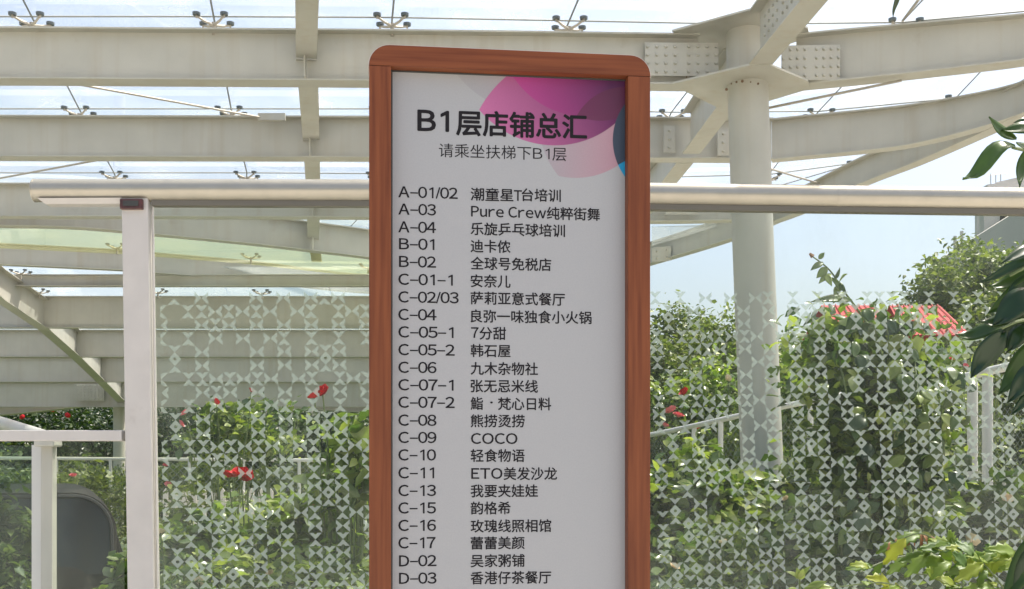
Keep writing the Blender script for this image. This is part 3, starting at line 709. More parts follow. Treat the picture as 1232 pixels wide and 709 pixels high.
# ---------------------------------------------------------------- fences
def fence(name, pts, r, posts, label, foot=0, pr=.02, group=None, cat='railing', mesh=None, mid=False):
    o = empty(name, pts[0] - Vector((0, 0, pts[0].z)), label=label, cat=cat, group=group)
    def fp(q): q.parent = o; q.matrix_parent_inverse = Matrix.Translation(-o.location); return q
    fp(MB().tube(smoothpts(pts, 4) if len(pts) > 2 else pts, r, 12).build('top_rail', M['fencepost'], smooth=True))
    for p in posts: fp(MB().tube([Vector((p.x, p.y, foot)), p], pr, 10).build('post', M['fencepost'], smooth=True))
    if mesh:
        a, b, z0, z1, st = mesh; m = MB(); u = (b - a); u.z = 0; Lh = u.length; u.normalize(); nrm = Vector((-u.y, u.x, 0)) * .004
        H = z1 - z0; k = -H
        while k < Lh:
            for dr in (1, -1):
                s0, s1 = max(k, 0), min(k + H, Lh)
                za, zb_ = (s0 - k), (s1 - k)
                if dr < 0: za, zb_ = H - za, H - zb_
                p, q = a + u*s0, a + u*s1
                p = Vector((p.x, p.y, z0 + za)); q = Vector((q.x, q.y, z0 + zb_)); t = Vector((0, 0, .0035)) ; 
                m.add([p - t - nrm*dr, q - t - nrm*dr, q + t - nrm*dr, p + t - nrm*dr], [(0, 1, 2, 3)])
            k += st
        fp(m.build('wire_mesh', M['wire'], kind='stuff'))
    return o
YF = 16.0
fl = [P(-60, 551, YF), P(640, 555.5, YF)]
def onf(x): t = (x + 60) / 700; q = fl[0].lerp(fl[1], t); return q
fence('railing', fl, .026, [onf(x) for x in (-65+61, 68, 133, 228, 293, 360, 425, 490)], 'pale grey tube railing with wire mesh running across behind the left glass', pr=.024,
      mesh=(fl[0], fl[1], .15, 1.58, .11))
YQ = 14.0
pk = empty('picket_fence', P(235, 560, YQ) - Vector((0, 0, EYE)), label='short white picket fence low among the rose bushes behind the left glass', cat='fence')
for i in range(12):
    a = P(196 + 11.5*i, 592, YQ); b = P(202 + 11.5*i, 592, YQ)
    o = MB().add([(a.x, YQ, .5), (b.x, YQ, .5), (b.x, YQ, a.z), ((a.x+b.x)/2, YQ, a.z + .05), (a.x, YQ, a.z), (a.x, YQ+.02, .5), (b.x, YQ+.02, .5), (b.x, YQ+.02, a.z), ((a.x+b.x)/2, YQ+.02, a.z + .05), (a.x, YQ+.02, a.z)],
        [(0,1,2,3,4),(9,8,7,6,5),(0,5,6,1),(1,6,7,2),(2,7,8,3),(3,8,9,4),(4,9,5,0)]).build('picket', M['picket']); o.parent = pk; o.matrix_parent_inverse = Matrix.Translation(-pk.location)
for z in (.7, 1.05):
    a = P(190, 560, YQ); b = P(336, 560, YQ)
    o = MB().box((a.x, YQ + .022, z), (b.x, YQ + .045, z + .05)).build('cross_bar', M['picket']); o.parent = pk; o.matrix_parent_inverse = Matrix.Translation(-pk.location)
r1 = [P(700, 536, 20.5), P(785, 523, 18.5), P(905, 497, 16.0), P(1028, 472, 14.2)]
fence('railing', r1, .042, [P(835, 512, 17.4), P(867, 506, 16.7), P(922, 494, 15.8), P(975, 483, 15)], 'farther white tube railing rising to the right behind the glass beside the round column', foot=.3, pr=.04,
      mesh=(r1[1], r1[3], 1.0, 2.2, .12))
a = P(1016, 476, 14.3); b = P(1030, 473, 14.2)
r2 = [P(1132, 461, 11.3), P(1180, 449, 10.6), P(1232, 437, 9.9), P(1400, 400, 8.4)]
o2 = fence('railing', r2, .042, [P(1170, 453, 10.75), P(1188, 449, 10.5), P(1330, 418, 9)], 'nearer white tube railing at the right behind the glass with double posts and wire panel', foot=.3, pr=.05,
      mesh=(r2[0], r2[3], 1.1, 2.1, .075))
fence('railing_end', [P(1010, 477, 14.25), P(1030, 472, 14.2)], .045, [P(1018, 476, 14.25), P(1026, 474, 14.2)], 'paired white end posts where the farther railing stops at the climbing roses', foot=.3, pr=.045)

# ---------------------------------------------------------------- parked car
cy = 7.2; cx = P(153, 560, cy).x - .84
car = empty('parked_car', (cx, cy, 0), rad(24), label='dark parked car with rounded roof and tinted window seen through the low glass at left', cat='car')
def carp(o, p=None): o.parent = p or car; o.matrix_parent_inverse = Matrix(); return o
def loopprof(hw, y, zb, zs, zr, rr=.30, n=10):
    # half-width at the waist hw, rounded greenhouse narrowing to the roof
    pts = [(-hw, zb), (-hw, zs)]
    hr = hw - .06
    for k in range(n + 1):
        an = math.pi - (math.pi/2) * k / n; pts.append((-hr + rr + rr*math.cos(an), zr - rr + rr*math.sin(an)))
    pts += [(-x, z) for x, z in pts[::-1]]
    return [Vector((x, y, z)) for x, z in pts]
secs = [loopprof(.74, 0, .34, .78, .84), loopprof(.80, .05, .26, .82, .90), loopprof(.80, .17, .24, .86, 1.36), loopprof(.80, .42, .24, .88, 1.38), loopprof(.81, .75, .24, .9, 1.385), loopprof(.82, 1.7, .24, .9, 1.40), loopprof(.82, 2.4, .24, .9, 1.34), loopprof(.81, 3.0, .24, .88, .93), loopprof(.78, 3.9, .26, .78, .84), loopprof(.68, 4.15, .34, .6, .7)]
m = MB(); nn_ = len(secs[0])
for s_ in secs: m.v += [tuple(p) for p in s_]
for i in range(len(secs)-1):
    for k in range(nn_): m.f.append((i*nn_+k, (i+1)*nn_+k, (i+1)*nn_+(k+1) % nn_, i*nn_+(k+1) % nn_))
m.f += [tuple(range(nn_)), tuple(range((len(secs)-1)*nn_, len(secs)*nn_))[::-1]]
body = carp(m.build('body', M['board'], smooth=True))
def onface(x, z): return Vector((x, .05 + (z - .86) * .22 - .035, z))
arcp = [(.455 + .24*math.cos(a_), 1.095 + .24*math.sin(a_)) for a_ in [math.pi/2*q/8 for q in range(9)]]
vs = [onface(.70, .80)] + [onface(x, z) for x, z in arcp] + [onface(-x, z) for x, z in arcp[::-1]] + [onface(-.70, .80)]
n_ = len(vs)
carp(MB().add(vs + [v + Vector((0, .02, 0)) for v in vs], [tuple(range(n_)), tuple(range(n_, 2*n_))[::-1]] + [(k, (k+1) % n_, n_+(k+1) % n_, n_+k) for k in range(n_)]).build('rear_window', M['winglass']))
carp(MB().tube([v + Vector((0, -.004, 0)) for v in vs], .014, 6).build('window_seal', M['rubber']))
carp(MB().tube([onface(.1, .81) + Vector((0, -.02, 0)), onface(-.1, .87) + Vector((0, -.015, 0)), onface(-.45, .93) + Vector((0, -.01, 0))], .009, 6, .006).build('wiper', M['rubber']))
for sx_ in (-.38, .38): carp(bevel(MB().box((sx_ - .13, .5, .9), (sx_ + .13, .6, 1.22)).build('head_restraint', M['bwall2']), .05, 3))
for sx in (-1, 1):
    vs = [Vector((sx*.805, .7, .93)), Vector((sx*.805, 2.9, .93)), Vector((sx*.72, 2.3, 1.18)), Vector((sx*.72, .85, 1.20))]
    carp(MB().add(vs + [v + Vector((-sx*.03, 0, 0)) for v in vs], [(0,1,2,3),(7,6,5,4),(0,1,5,4),(1,2,6,5),(2,3,7,6),(3,0,4,7)]).build('side_window', M['winglass']))
    carp(MB().box((sx*.55 - .12, -.01, .56), (sx*.55 + .12, .06, .68)).build('tail_light', M['red']))
    for yy in (.8, 3.3):
        wh = carp(MB().tube([(sx*.62, yy, .3), (sx*.825, yy, .3)], .3, 24).build('wheel', M['rubber'], smooth=True))
        rm = MB().tube([(sx*.62, yy, .3), (sx*.832, yy, .3)], .18, 16).build('rim', M['ss']); rm.parent = wh
carp(MB().box((-.72, -.05, .36), (.72, .08, .54)).build('bumper', M['board']))
carp(MB().box((-.26, -.07, .44), (.26, -.045, .54)).build('number_plate', M['frame_white']))

# ---------------------------------------------------------------- building and red roofs far off
bo = empty('concrete_building', P(1240, 560, 60) - Vector((0, 0, EYE)), label='pale grey building with stepped sloping parapet behind the trees at far right', cat='building')
def bp(q): q.parent = bo; q.matrix_parent_inverse = Matrix.Translation(-bo.location); return q
def bblock(x0, x1, yt, Y, dpt, m, name='wall', slope_y=None):
    a = P(x0, yt, Y); b = P(x1, yt if slope_y is None else slope_y, Y)
    return bp(MB().add([(a.x, Y, 0), (b.x, Y, 0), (b.x, Y, b.z), (a.x, Y, a.z), (a.x, Y+dpt, 0), (b.x, Y+dpt, 0), (b.x, Y+dpt, b.z), (a.x, Y+dpt, a.z)], [(0,1,2,3),(7,6,5,4),(0,4,5,1),(1,5,6,2),(2,6,7,3),(3,7,4,0)]).build(name, m))
bblock(1184, 1330, 240, 60, 1.2, M['bwall'])
bblock(1188, 1212, 222, 61.3, .8, M['bwall'], 'roof_block', slope_y=219)
bblock(1200, 1330, 219, 61.5, 1, M['bwall'], 'roof_block', slope_y=190)
bblock(1130, 1300, 313, 58.6, .8, M['bwall2'], 'sloping_parapet', slope_y=206)
for x, y in ((1203, 262),):
    a = P(x, y - 6, 60); b = P(x + 8, y + 6, 60)
    fw_ = bp(MB().box((a.x, 59.93, b.z), (b.x, 60.05, a.z)).build('window', M['winglass']))
    q = bp(MB().box((a.x - .06, 59.86, b.z - .1), (b.x + .06, 60.02, b.z)).build('window_sill', M['bwall2']))
for x, y0, y1 in ((1150, 283, 298), (1158, 277, 290), (1177, 255, 270)):
    a = P(x, y1, 60); b = P(x + 3, y0, 60); bp(MB().box((a.x, 60.2, a.z - 1.5), (b.x, 60.35, b.z)).build('vent_pipe', M['bwall']))
for x in (1192, 1198, 1204): a = P(x, 222, 61.6); bp(MB().tube([(a.x, 61.6, a.z), (a.x, 61.6, a.z + .6)], .03, 5).build('roof_rail_post', M['fencepost']))
a = P(1189, 211, 61.6); b = P(1212, 209, 61.6); bp(MB().tube([a, b], .03, 5).build('roof_rail', M['fencepost']))
def tent(x0, x1, yt, yb, Y, label):
    a = P(x0, yb, Y); b = P(x1, yb, Y); t = P((x0+x1)/2, yt, Y); dz_ = t.z - a.z
    o = empty('red_roof_shelter', ((a.x+b.x)/2, Y + 1.5, 0), label=label, cat='shelter', group='red roofed shelters behind the roses')
    def tp(q, pr=None): q.parent = pr or o; q.matrix_parent_inverse = Matrix.Translation(-o.location) if pr is None else Matrix(); return q
    m = MB(); W = b.x - a.x; n_ = 9
    for side in (0, 1):
        y0, y1 = (Y, Y + 1.5) if side == 0 else (Y + 3, Y + 1.5)
        q = [(a.x, y0, a.z), (b.x, y0, a.z), (b.x - W*.10, y1, t.z), (a.x + W*.10, y1, t.z)]
        m.add(q + [(x, y, z - .04) for x, y, z in q], [(0,1,2,3),(7,6,5,4),(0,1,5,4),(1,2,6,5),(2,3,7,6),(3,0,4,7)])
    rf = tp(m.build('roof', M['red']))
    for k in range(n_):
        u = (k + .5) / n_; p = Vector((a.x + W*u, Y - .005, a.z + .03)); q_ = Vector((a.x + W*.10 + W*.8*u, Y + 1.5, t.z + .03))
        r_ = tp(MB().tube([p, q_], .014, 5).build('roof_rib', M['redlight']), rf); r_.matrix_parent_inverse = Matrix.Translation(-o.location); r_.matrix_parent_inverse = Matrix()
    for x in (a.x + .1, b.x - .1):
        for yy in (Y + .1, Y + 2.9): tp(MB().tube([(x, yy, 0), (x, yy, a.z)], .04, 8).build('post', M['fencepost']))
tent(1002, 1084, 356, 401, 25, 'red ribbed roof shelter behind the climbing roses, left one near the column')
tent(1088, 1168, 357, 403, 26.5, 'red ribbed roof shelter below the far trees, right one of two')

# ---------------------------------------------------------------- plants
def leafmesh(name, cen, sizes, m, droop=.2, wid=.55, seed=0, up=.5, parent=None, kind='stuff', rel=None, clump=None):
    """many folded leaves at cen (n,3); each 6 vertices and 4 triangles"""
    r = np.random.RandomState(seed); n = len(cen)
    az = r.uniform(0, 2*np.pi, n); el = r.normal(-droop, .5, n)
    d = np.stack([np.cos(az)*np.cos(el), np.sin(az)*np.cos(el), np.sin(el)], 1)
    nrm = r.normal(0, 1, (n, 3)); nrm[:, 2] += up * 3
    s = np.cross(d, nrm); s /= np.linalg.norm(s, axis=1)[:, None] + 1e-9; nn = np.cross(s, d)
    L = sizes[:, None]; Wd = L * wid * r.uniform(.8, 1.15, (n, 1)); fold = L * r.uniform(.02, .14, (n, 1)); curl = L * r.uniform(-.05, .25, (n, 1))
    v = np.stack([cen, cen + d*L*.42 + s*Wd*.5 + nn*fold, cen + d*L*.42 - s*Wd*.5 + nn*fold, cen + d*L*.45,
                  cen + d*L*.78 + s*Wd*.33 + nn*(fold - curl*.5), cen + d*L*.78 - s*Wd*.33 + nn*(fold - curl*.5), cen + d*L - nn*curl], 1).reshape(-1, 3)
    b = (np.arange(n) * 7)[:, None]
    f = np.concatenate([b + np.array([[0, 3, 1]]), b + np.array([[0, 2, 3]]), b + np.array([[1, 3, 4]]), b + np.array([[2, 5, 3]]), b + np.array([[3, 6, 4]]), b + np.array([[3, 5, 6]])], 1).reshape(-1, 3)
    me = bpy.data.meshes.new(name); me.vertices.add(len(v)); me.vertices.foreach_set('co', v.ravel().astype(np.float32))
    me.loops.add(f.size); me.loops.foreach_set('vertex_index', f.ravel().astype(np.int32))
    me.polygons.add(len(f)); me.polygons.foreach_set('loop_start', np.arange(0, f.size, 3, dtype=np.int32))
    me.update(calc_edges=True)
    rv = r.uniform(0, 1, n) * .6 + (.4 * (clump if clump is not None else r.uniform(0, 1, n)))
    at = me.attributes.new('rnd', 'FLOAT', 'FACE'); at.data.foreach_set('value', np.repeat(np.clip(rv, 0, 1), 6).astype(np.float32))
    return link(name, me, m, parent, kind=kind)
def crownpts(c, rx, ry, rz, ncl, per, sig, seed, shell=.55):
    r = np.random.RandomState(seed); u = r.normal(0, 1, (ncl, 3)); u /= np.linalg.norm(u, axis=1)[:, None]
    u *= (shell + (1 - shell) * r.uniform(0, 1, (ncl, 1)))
    cc = np.array(c) + u * np.array([rx, ry, rz])
    pts = np.repeat(cc, per, 0) + r.normal(0, 1, (ncl*per, 3)) * sig * np.array([1, 1, .6])
    return pts, np.repeat(r.uniform(0, 1, ncl), per), cc
def tree(x, ytop, Y, rx, label, m='leaf_far', ncl=60, per=60, leaf=.16, sig=.35, seed=1, ratio=1.0, group=None, name='broadleaf_tree', cat='tree', zlow=None):
    t = P(x, ytop, Y); zl = zlow if zlow is not None else max(.4, t.z - 2.2*rx*ratio)
    rz = (t.z - zl) / 2; cz = (t.z + zl) / 2
    o = empty(name, (t.x, Y, 0), label=label, cat=cat, group=group)
    pts, cl, cc = crownpts((0, 0, cz), rx, rx*.8, rz*.92, ncl, per, sig, seed)
    pts[:, 2] = np.maximum(pts[:, 2], .03)
    r = np.random.RandomState(seed + 99)
    leafmesh('crown', pts, leaf * r.uniform(.7, 1.3, len(pts)), M[m], seed=seed, parent=o, clump=cl)
    mb = MB(); mb.tube([(0, 0, -.02), (.05, 0, cz*.5), (0, 0, cz + rz*.3)], max(.03, rx*.06), 8, max(.012, rx*.02))
    for q in cc[::max(1, ncl//10)]:
        s = Vector((0, 0, cz*.6)); e = Vector(q); mb.tube([s, s.lerp(e, .5) + Vector((0, 0, .1)), e], max(.014, rx*.02), 5, .006)
    mb.build('trunk', M['bark'], parent=o); return o
TL = 'trees seen under the lower canopy'
k = 0
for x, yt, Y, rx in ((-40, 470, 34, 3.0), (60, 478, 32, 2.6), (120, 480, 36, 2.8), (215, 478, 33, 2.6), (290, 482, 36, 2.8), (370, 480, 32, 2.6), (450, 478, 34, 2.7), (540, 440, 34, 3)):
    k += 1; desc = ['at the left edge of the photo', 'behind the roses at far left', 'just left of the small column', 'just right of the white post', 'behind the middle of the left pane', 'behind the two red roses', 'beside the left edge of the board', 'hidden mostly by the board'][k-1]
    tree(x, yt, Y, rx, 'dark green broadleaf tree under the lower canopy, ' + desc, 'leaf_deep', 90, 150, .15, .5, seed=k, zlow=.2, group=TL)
for i, (x, yt, Y, rx, ds) in enumerate(((800, 345, 40, 1.55, 'bright crown beside the board edge'), (842, 363, 42, 1.8, 'round low crown between board and column'), (868, 345, 38, 1.5, 'pale crown just left of the column'), (815, 395, 36, 2.0, 'dark crown low beside the board'), (955, 388, 40, 2.1, 'loose crown right of the column'), (912, 400, 36, 1.4, 'tall one behind the round column'), (1010, 415, 34, 2.3, 'below the left red roof'))):
    tree(x, yt, Y, rx, 'tree behind the right glass, ' + ds, 'leaf_far' if i != 2 else 'leaf_yellow', 70, 90, .20, .36, seed=20 + i, zlow=.3)
for i, (x, yt, Y, rx, mm, ds) in enumerate(((1150, 282, 44, 2.6, 'leaf_far', 'wide crown below the sloping parapet'), (1188, 268, 46, 2.0, 'leaf_yellow', 'yellow topped crown against the building'), (1226, 268, 44, 2.3, 'leaf_yellow', 'pale crown at the right edge'), (1125, 305, 42, 1.5, 'leaf_far', 'thin left end of the clump'), (1195, 330, 38, 2.4, 'leaf_far', 'low dark crown beside the red roof'))):
    tree(x, yt, Y, rx, 'far tree at upper right, ' + ds, mm, 80, 90, .24, .42, seed=40 + i, zlow=1.5 if i < 4 else .2)
# hedges
def hedge(x0, x1, yt, Y, dpt, m, label, n, leaf, seed):
    a = P(x0, yt, Y); b = P(x1, yt, Y); r = np.random.RandomState(seed)
    o = empty('hedge', ((a.x+b.x)/2, Y, 0), label=label, cat='hedge'); W = b.x - a.x
    top = a.z
    px_ = r.uniform(-W/2, W/2, n); py = r.uniform(0, dpt, n); h = top + .10*np.sin(px_*3 + seed) + .06*np.sin(px_*9)
    pz = h * np.sqrt(r.uniform(.0, 1, n)); leafmesh('foliage', np.stack([px_, py, pz], 1), leaf*r.uniform(.7, 1.3, n), M[m], seed=seed, parent=o, up=.4)
hedge(-120, 640, 562, 18.5, .9, 'leaf_far', 'long grey green clipped hedge behind the left railing', 22000, .10, 3)
hedge(700, 1500, 500, 22, 1.2, 'leaf_dark', 'tall dark hedge behind the right railings', 22000, .16, 4)

# roses -------------------------------------------------------------
rose_cache = {}
def rose_mesh(m):
    if m in rose_cache: return rose_cache[m]
    mb = MB(); r = random.Random(3)
    for ringi, (n_, rr, h, tilt) in enumerate(((3, .25, .55, .1), (4, .5, .5, .35), (5, .8, .38, .75), (6, 1.0, .18, 1.15))):
        for k_ in range(n_):
            an = 2*math.pi*(k_ + .37*ringi)/n_ + r.uniform(-.1, .1); wd = 1.15*math.pi/n_*1.15
            vs = []
            for q in (-1, 0, 1):
                a_ = an + q*wd
                vs.append((math.cos(a_)*rr*.35, math.sin(a_)*rr*.35, -.3 + .05*ringi))
                bul = 1.0 if q == 0 else .92
                vs.append((math.cos(a_)*rr*bul, math.sin(a_)*rr*bul, h*.35))
                out = rr*(1 + .22*math.sin(tilt))
                vs.append((math.cos(a_)*out*(1 if q == 0 else .86), math.sin(a_)*out*(1 if q == 0 else .86), h + (.1 if q == 0 else -.02)))
            mb.add(vs, [(0,3,4,1),(1,4,5,2),(3,6,7,4),(4,7,8,5)])
    me = bpy.data.meshes.new('rose_flower'); me.from_pydata(mb.v, [], mb.f); me.materials.append(M[m])
    for p in me.polygons: p.use_smooth = True
    rose_cache[m] = me; return me
def rose(par, x, y, Y, rpx, m='rose', tilt=None):
    o = bpy.data.objects.new('rose_flower', rose_mesh(m)); C.objects.link(o); o.parent = par
    o.location = P(x, y, Y) - par.location; s = rpx / F * Y; o.scale = (s, s, s)
    t = tilt or (rng.uniform(.3, 1.2), rng.uniform(-.5, .5)); o.rotation_euler = (t[0], t[1], rng.uniform(0, 6))
    return o
def bush(x, ytop, Y, rx, label, m='leaf_rose', ncl=40, per=45, leaf=.07, sig=.10, seed=1, flowers=(), ry=None, zlow=0.05, name='rose_bush', cat='rose bush', wid=.6, shoots=6):
    t = P(x, ytop, Y); rz = (t.z - zlow)/2; cz = (t.z + zlow)/2
    o = empty(name, (t.x, Y, 0), label=label, cat=cat)
    pts, cl, cc = crownpts((0, 0, cz), rx, ry or rx*.7, rz, ncl, per, sig, seed, .4)
    pts[:, 2] = np.maximum(pts[:, 2], .03)
    pts[:, 1] = np.maximum(pts[:, 1], 5.22 - Y)
    r = np.random.RandomState(seed + 5)
    leafmesh('foliage', pts, leaf*r.uniform(.4, 1.6, len(pts)), M[m], seed=seed, parent=o, clump=cl, wid=wid)
    mb = MB(); rr = random.Random(seed)
    for q in cc[::max(1, ncl//12)]:
        s = Vector((rr.uniform(-.15, .15)*rx, rr.uniform(-.1, .1), 0)); e = Vector(q); e.y = max(e.y, 5.25 - Y)
        mb.tube([s, Vector((s.x*.6 + e.x*.4, s.y*.6 + e.y*.4, e.z*.55)), e], .011, 5, .004)
    for f_ in flowers:
        fx = P(f_[0], f_[1], f_[2]) - o.location; s = Vector((fx.x*.7, fx.y*.7, max(.3, fx.z - .7)))
        mb.tube([s, s.lerp(fx, .5) + Vector((.02, 0, .03)), fx], .007, 5, .004)
    mb.build('stems', M['stem'], parent=o, kind='stuff')
    for f_ in flowers: rose(o, *f_)
    return o
bush(215, 612, 7.2, .42, 'leafy rose bush against the left glass just right of the white post', seed=61, leaf=.085, per=75, ncl=50, m='leaf_rose', flowers=((193, 640, 6.8, 5, 'rosec'),))
bush(290, 588, 7.6, .42, 'rose bush with a pair of dark red blooms behind the left glass', 'leaf_light', seed=62, leaf=.09, per=75, ncl=52, flowers=((275, 572, 7.3, 9), (290, 570, 7.2, 12), (297, 574, 7.25, 8)))
bush(365, 592, 7.0, .40, 'rose bush with one small red bloom behind the left glass', seed=63, leaf=.085, per=75, ncl=52, flowers=((377, 605, 6.8, 7), (369, 604, 6.9, 5), (325, 690, 6.4, 5, 'rosec'), (350, 700, 6.4, 6, 'rosec')))
bush(425, 566, 6.9, .34, 'tall bright rose bush close to the left edge of the board', 'leaf_light', seed=64, leaf=.10, per=75, ncl=54, flowers=((439, 603, 6.5, 6, 'rosec'),))
bush(255, 655, 6.3, .50, 'low leafy shrub along the foot of the left glass', 'leaf_rose', seed=65, leaf=.07, per=75, ncl=54, name='shrub', cat='shrub', flowers=((240, 700, 6, 6, 'rosec'),))
bush(395, 650, 6.2, .45, 'low bright shrub along the foot of the left glass beside the board', 'leaf_light', seed=66, leaf=.075, per=75, ncl=54, name='shrub', cat='shrub')
bush(235, 560, 12.5, .75, 'thin rose bush in front of the picket fence', 'leaf_far', seed=67, leaf=.08, ncl=44, flowers=((202, 583, 12, 4, 'rosep'), (199, 560, 12, 3, 'rosep')))
bush(270, 490, 11.5, .55, 'tall dark climbing rose with a red bloom above the railing', 'leaf_rose', seed=68, leaf=.085, ncl=30, per=34, flowers=((260, 484, 11, 6.5), (302, 470, 11, 4), (218, 510, 11, 4.5, 'rosep'), (222, 497, 11, 5, 'rosep')), zlow=1.6)
bush(330, 478, 12.0, .45, 'tall sparse climbing rose with tiny buds behind the left glass', 'leaf_rose', seed=69, leaf=.085, ncl=24, per=30, zlow=1.6)
bush(400, 486, 6.4, .10, 'tall rose shoot with two bright red blooms at the board edge', 'leaf_light', seed=70, leaf=.10, ncl=9, per=10, sig=.07, flowers=((388, 471, 6.2, 8.5), (378, 477, 6.2, 7.5)), zlow=1.2, ry=.08)
bush(428, 480, 6.3, .13, 'hanging leafy rose branch at the left board edge', 'leaf_rose', seed=71, leaf=.13, ncl=16, per=10, sig=.06, zlow=1.1, ry=.1)
bush(-14, 556, 6.5, .27, 'green shrub behind the low glass at far left', 'leaf_far', seed=72, leaf=.06, ncl=90, per=70, name='shrub', cat='shrub', sig=.06, flowers=())
bush(-130, 565, 6.7, .4, 'green shrub at the left edge of the photo', 'leaf_far', seed=73, leaf=.075, ncl=60, per=50, name='shrub', cat='shrub', sig=.14)
bush(95, 556, 15.2, .9, 'rose bush with pink blooms between car and railing', 'leaf_far', seed=74, leaf=.09, ncl=60, per=40, flowers=((88, 572, 14.2, 4, 'rosep'), (70, 585, 14, 3, 'rosep')), zlow=.2)
for i, (fx, fy) in enumerate(((27, 503), (62, 497), (81, 499))):
    pass
bush(50, 512, 30.0, 1.8, 'distant climbing rose with red blooms under the lower canopy', 'leaf_dark', seed=75, leaf=.16, ncl=40, per=40, sig=.25, flowers=((27, 502, 28.5, 3), (62, 494, 28.5, 3), (81, 500, 28.5, 3.2), (57, 488, 28.5, 2)), zlow=.5)
# right side
bush(800, 430, 21.0, 1.2, 'climbing rose with orange and red blooms beside the board on the right', 'leaf_rose', seed=81, leaf=.13, ncl=80, per=60, sig=.22, flowers=((823, 472, 19.8, 6), (807, 494, 19.5, 7, 'rosep'), (816, 500, 19.5, 7, 'rosep'), (840, 514, 19.4, 6), (800, 512, 19.4, 5, 'rosep')))
bush(872, 425, 21.0, 1.1, 'light green climbing rose in front of the round column base', 'leaf_light', seed=82, leaf=.13, ncl=70, per=55, sig=.22, flowers=((876, 455, 19.8, 4, 'rosec'),))
bush(830, 538, 7.6, .50, 'dense glossy bush behind the right glass beside the board', 'leaf_rose', seed=83, leaf=.10, ncl=80, per=80, name='shrub', cat='shrub')
bush(905, 548, 7.9, .52, 'dense bush behind the glass in front of the column', 'leaf_rose', seed=84, leaf=.10, ncl=80, per=80, name='shrub', cat='shrub', flowers=((945, 600, 6.8, 4, 'rosec'),))
bush(990, 540, 8.2, .62, 'dark bush behind the glass below the farther railing', 'leaf_dark', seed=85, leaf=.10, ncl=80, per=80, name='shrub', cat='shrub')
bush(1115, 560, 8.0, .60, 'dark bush behind the glass between the two railings', 'leaf_dark', seed=86, leaf=.10, ncl=80, per=80, name='shrub', cat='shrub', flowers=((1170, 650, 6.6, 8, 'rosec'),))
bush(1205, 580, 7.6, .45, 'bright bush behind the glass at the right edge', 'leaf_rose', seed=87, leaf=.10, ncl=80, per=80, name='shrub', cat='shrub', flowers=((1212, 600, 7.1, 7, 'rosec'),))
bush(850, 640, 6.2, .55, 'low light shrub along the foot of the right glass', 'leaf_rose', seed=88, leaf=.07, per=75, ncl=64, name='shrub', cat='shrub', flowers=((812, 682, 5.9, 6, 'rosec'), (870, 652, 5.9, 5, 'rosec')))
bush(1010, 660, 6.0, .5, 'low dark shrub at the foot of the right glass', 'leaf_dark', seed=89, leaf=.075, per=75, ncl=64, name='shrub', cat='shrub')
bush(958, 385, 17.5, .6, 'thin tall rose bush with small leaves right of the column', 'leaf_rose', seed=90, leaf=.13, ncl=60, per=30, sig=.2, zlow=1.0, flowers=((985, 452, 16.8, 4), (1000, 430, 16.8, 4.4), (972, 465, 16.8, 4)))
bush(1128, 372, 15.5, .42, 'sparse leafy rose tops in front of the right red shelter', 'leaf_rose', seed=92, leaf=.12, ncl=16, per=22, sig=.15, zlow=1.4, flowers=((1108, 392, 15, 3.5), (1140, 400, 15, 3)))
bush(1190, 400, 12.5, .6, 'sparse twiggy rose bush behind the nearer railing', 'leaf_far', seed=91, leaf=.075, ncl=34, per=34, sig=.16, zlow=1.0, flowers=((1150, 444, 12, 3.5), (1162, 440, 12, 3, 'rosep'), (1200, 420, 12, 3), (1145, 432, 12, 3)))
# climbing plant: single large leaves on twining stems
def bigleaf(m_, base, tip, wd, nrm, bend=.15, wave=0, fold=.12, lobes=None, n=9):
    base, tip, nrm = Vector(base), Vector(tip), Vector(nrm); d = tip - base; L = d.length; d.normalize()
    s = d.cross(nrm).normalized(); u = s.cross(d).normalized(); vs = []; fs = []
    for i in range(n):
        t = i / (n-1); c = base + d*L*t + u*(math.sin(math.pi*t)*bend*L + wave*L*math.sin(2*math.pi*t)*.5)
        wv = math.sin(math.pi*(t*.97 + .02)**.78)**.95 * wd/2 * 1.05
        if lobes: wv *= (1 if i % 2 else lobes)
        for q in (-1, -.5, 0, .5, 1):
            rip = wave*wd*.3*math.sin(9*t + q*2)
            vs.append(c + s*wv*q + u*(abs(q)*fold*wd - abs(q)**2*fold*wd*.3 + rip*abs(q)) + (d*wd*.1*abs(q) if lobes and i % 2 else Vector()))
    for i in range(n-1):
        for k_ in range(4): a_ = i*5 + k_; fs.append((a_, a_+1, a_+6, a_+5))
    m_.add(vs, fs); return m_
def leafpart(par, mb, m, rv, name='leaf', thick=.0012):
    o = mb.build(name, M[m], smooth=True)
    at = o.data.attributes.new('rnd', 'FLOAT', 'FACE'); at.data.foreach_set('value', np.full(len(o.data.polygons), rv, np.float32))
    o.parent = par; o.matrix_parent_inverse = Matrix.Translation(-par.location)
    md = o.modifiers.new('thickness', 'SOLIDIFY'); md.thickness = thick
    return o
cl = empty('climbing_vine', P(1070, 560, 6.2) - Vector((0, 0, EYE)), label='tall climbing plant with large heart-shaped green leaves behind the right glass', cat='climber')
mb = MB(); rr = random.Random(12); stems = []
for k_ in range(7):
    x = 1022 + 17*k_; pts = [P(1075 + rr.uniform(-15, 15), 760, 6.3)]; y = 700
    while y > (360, 372, 396, 384, 362, 404, 420)[k_]:
        pts.append(P(x + rr.uniform(-14, 14) + (700 - y)*.04*(k_ - 3)*.3, y, 6.2 + rr.uniform(-.25, .3))); y -= 45
    p0 = pts[0].copy(); p0.z = 0; pts = [p0] + pts
    sp = smoothpts(pts, 4); stems.append(sp); mb.tube(sp, .009, 6, .004)
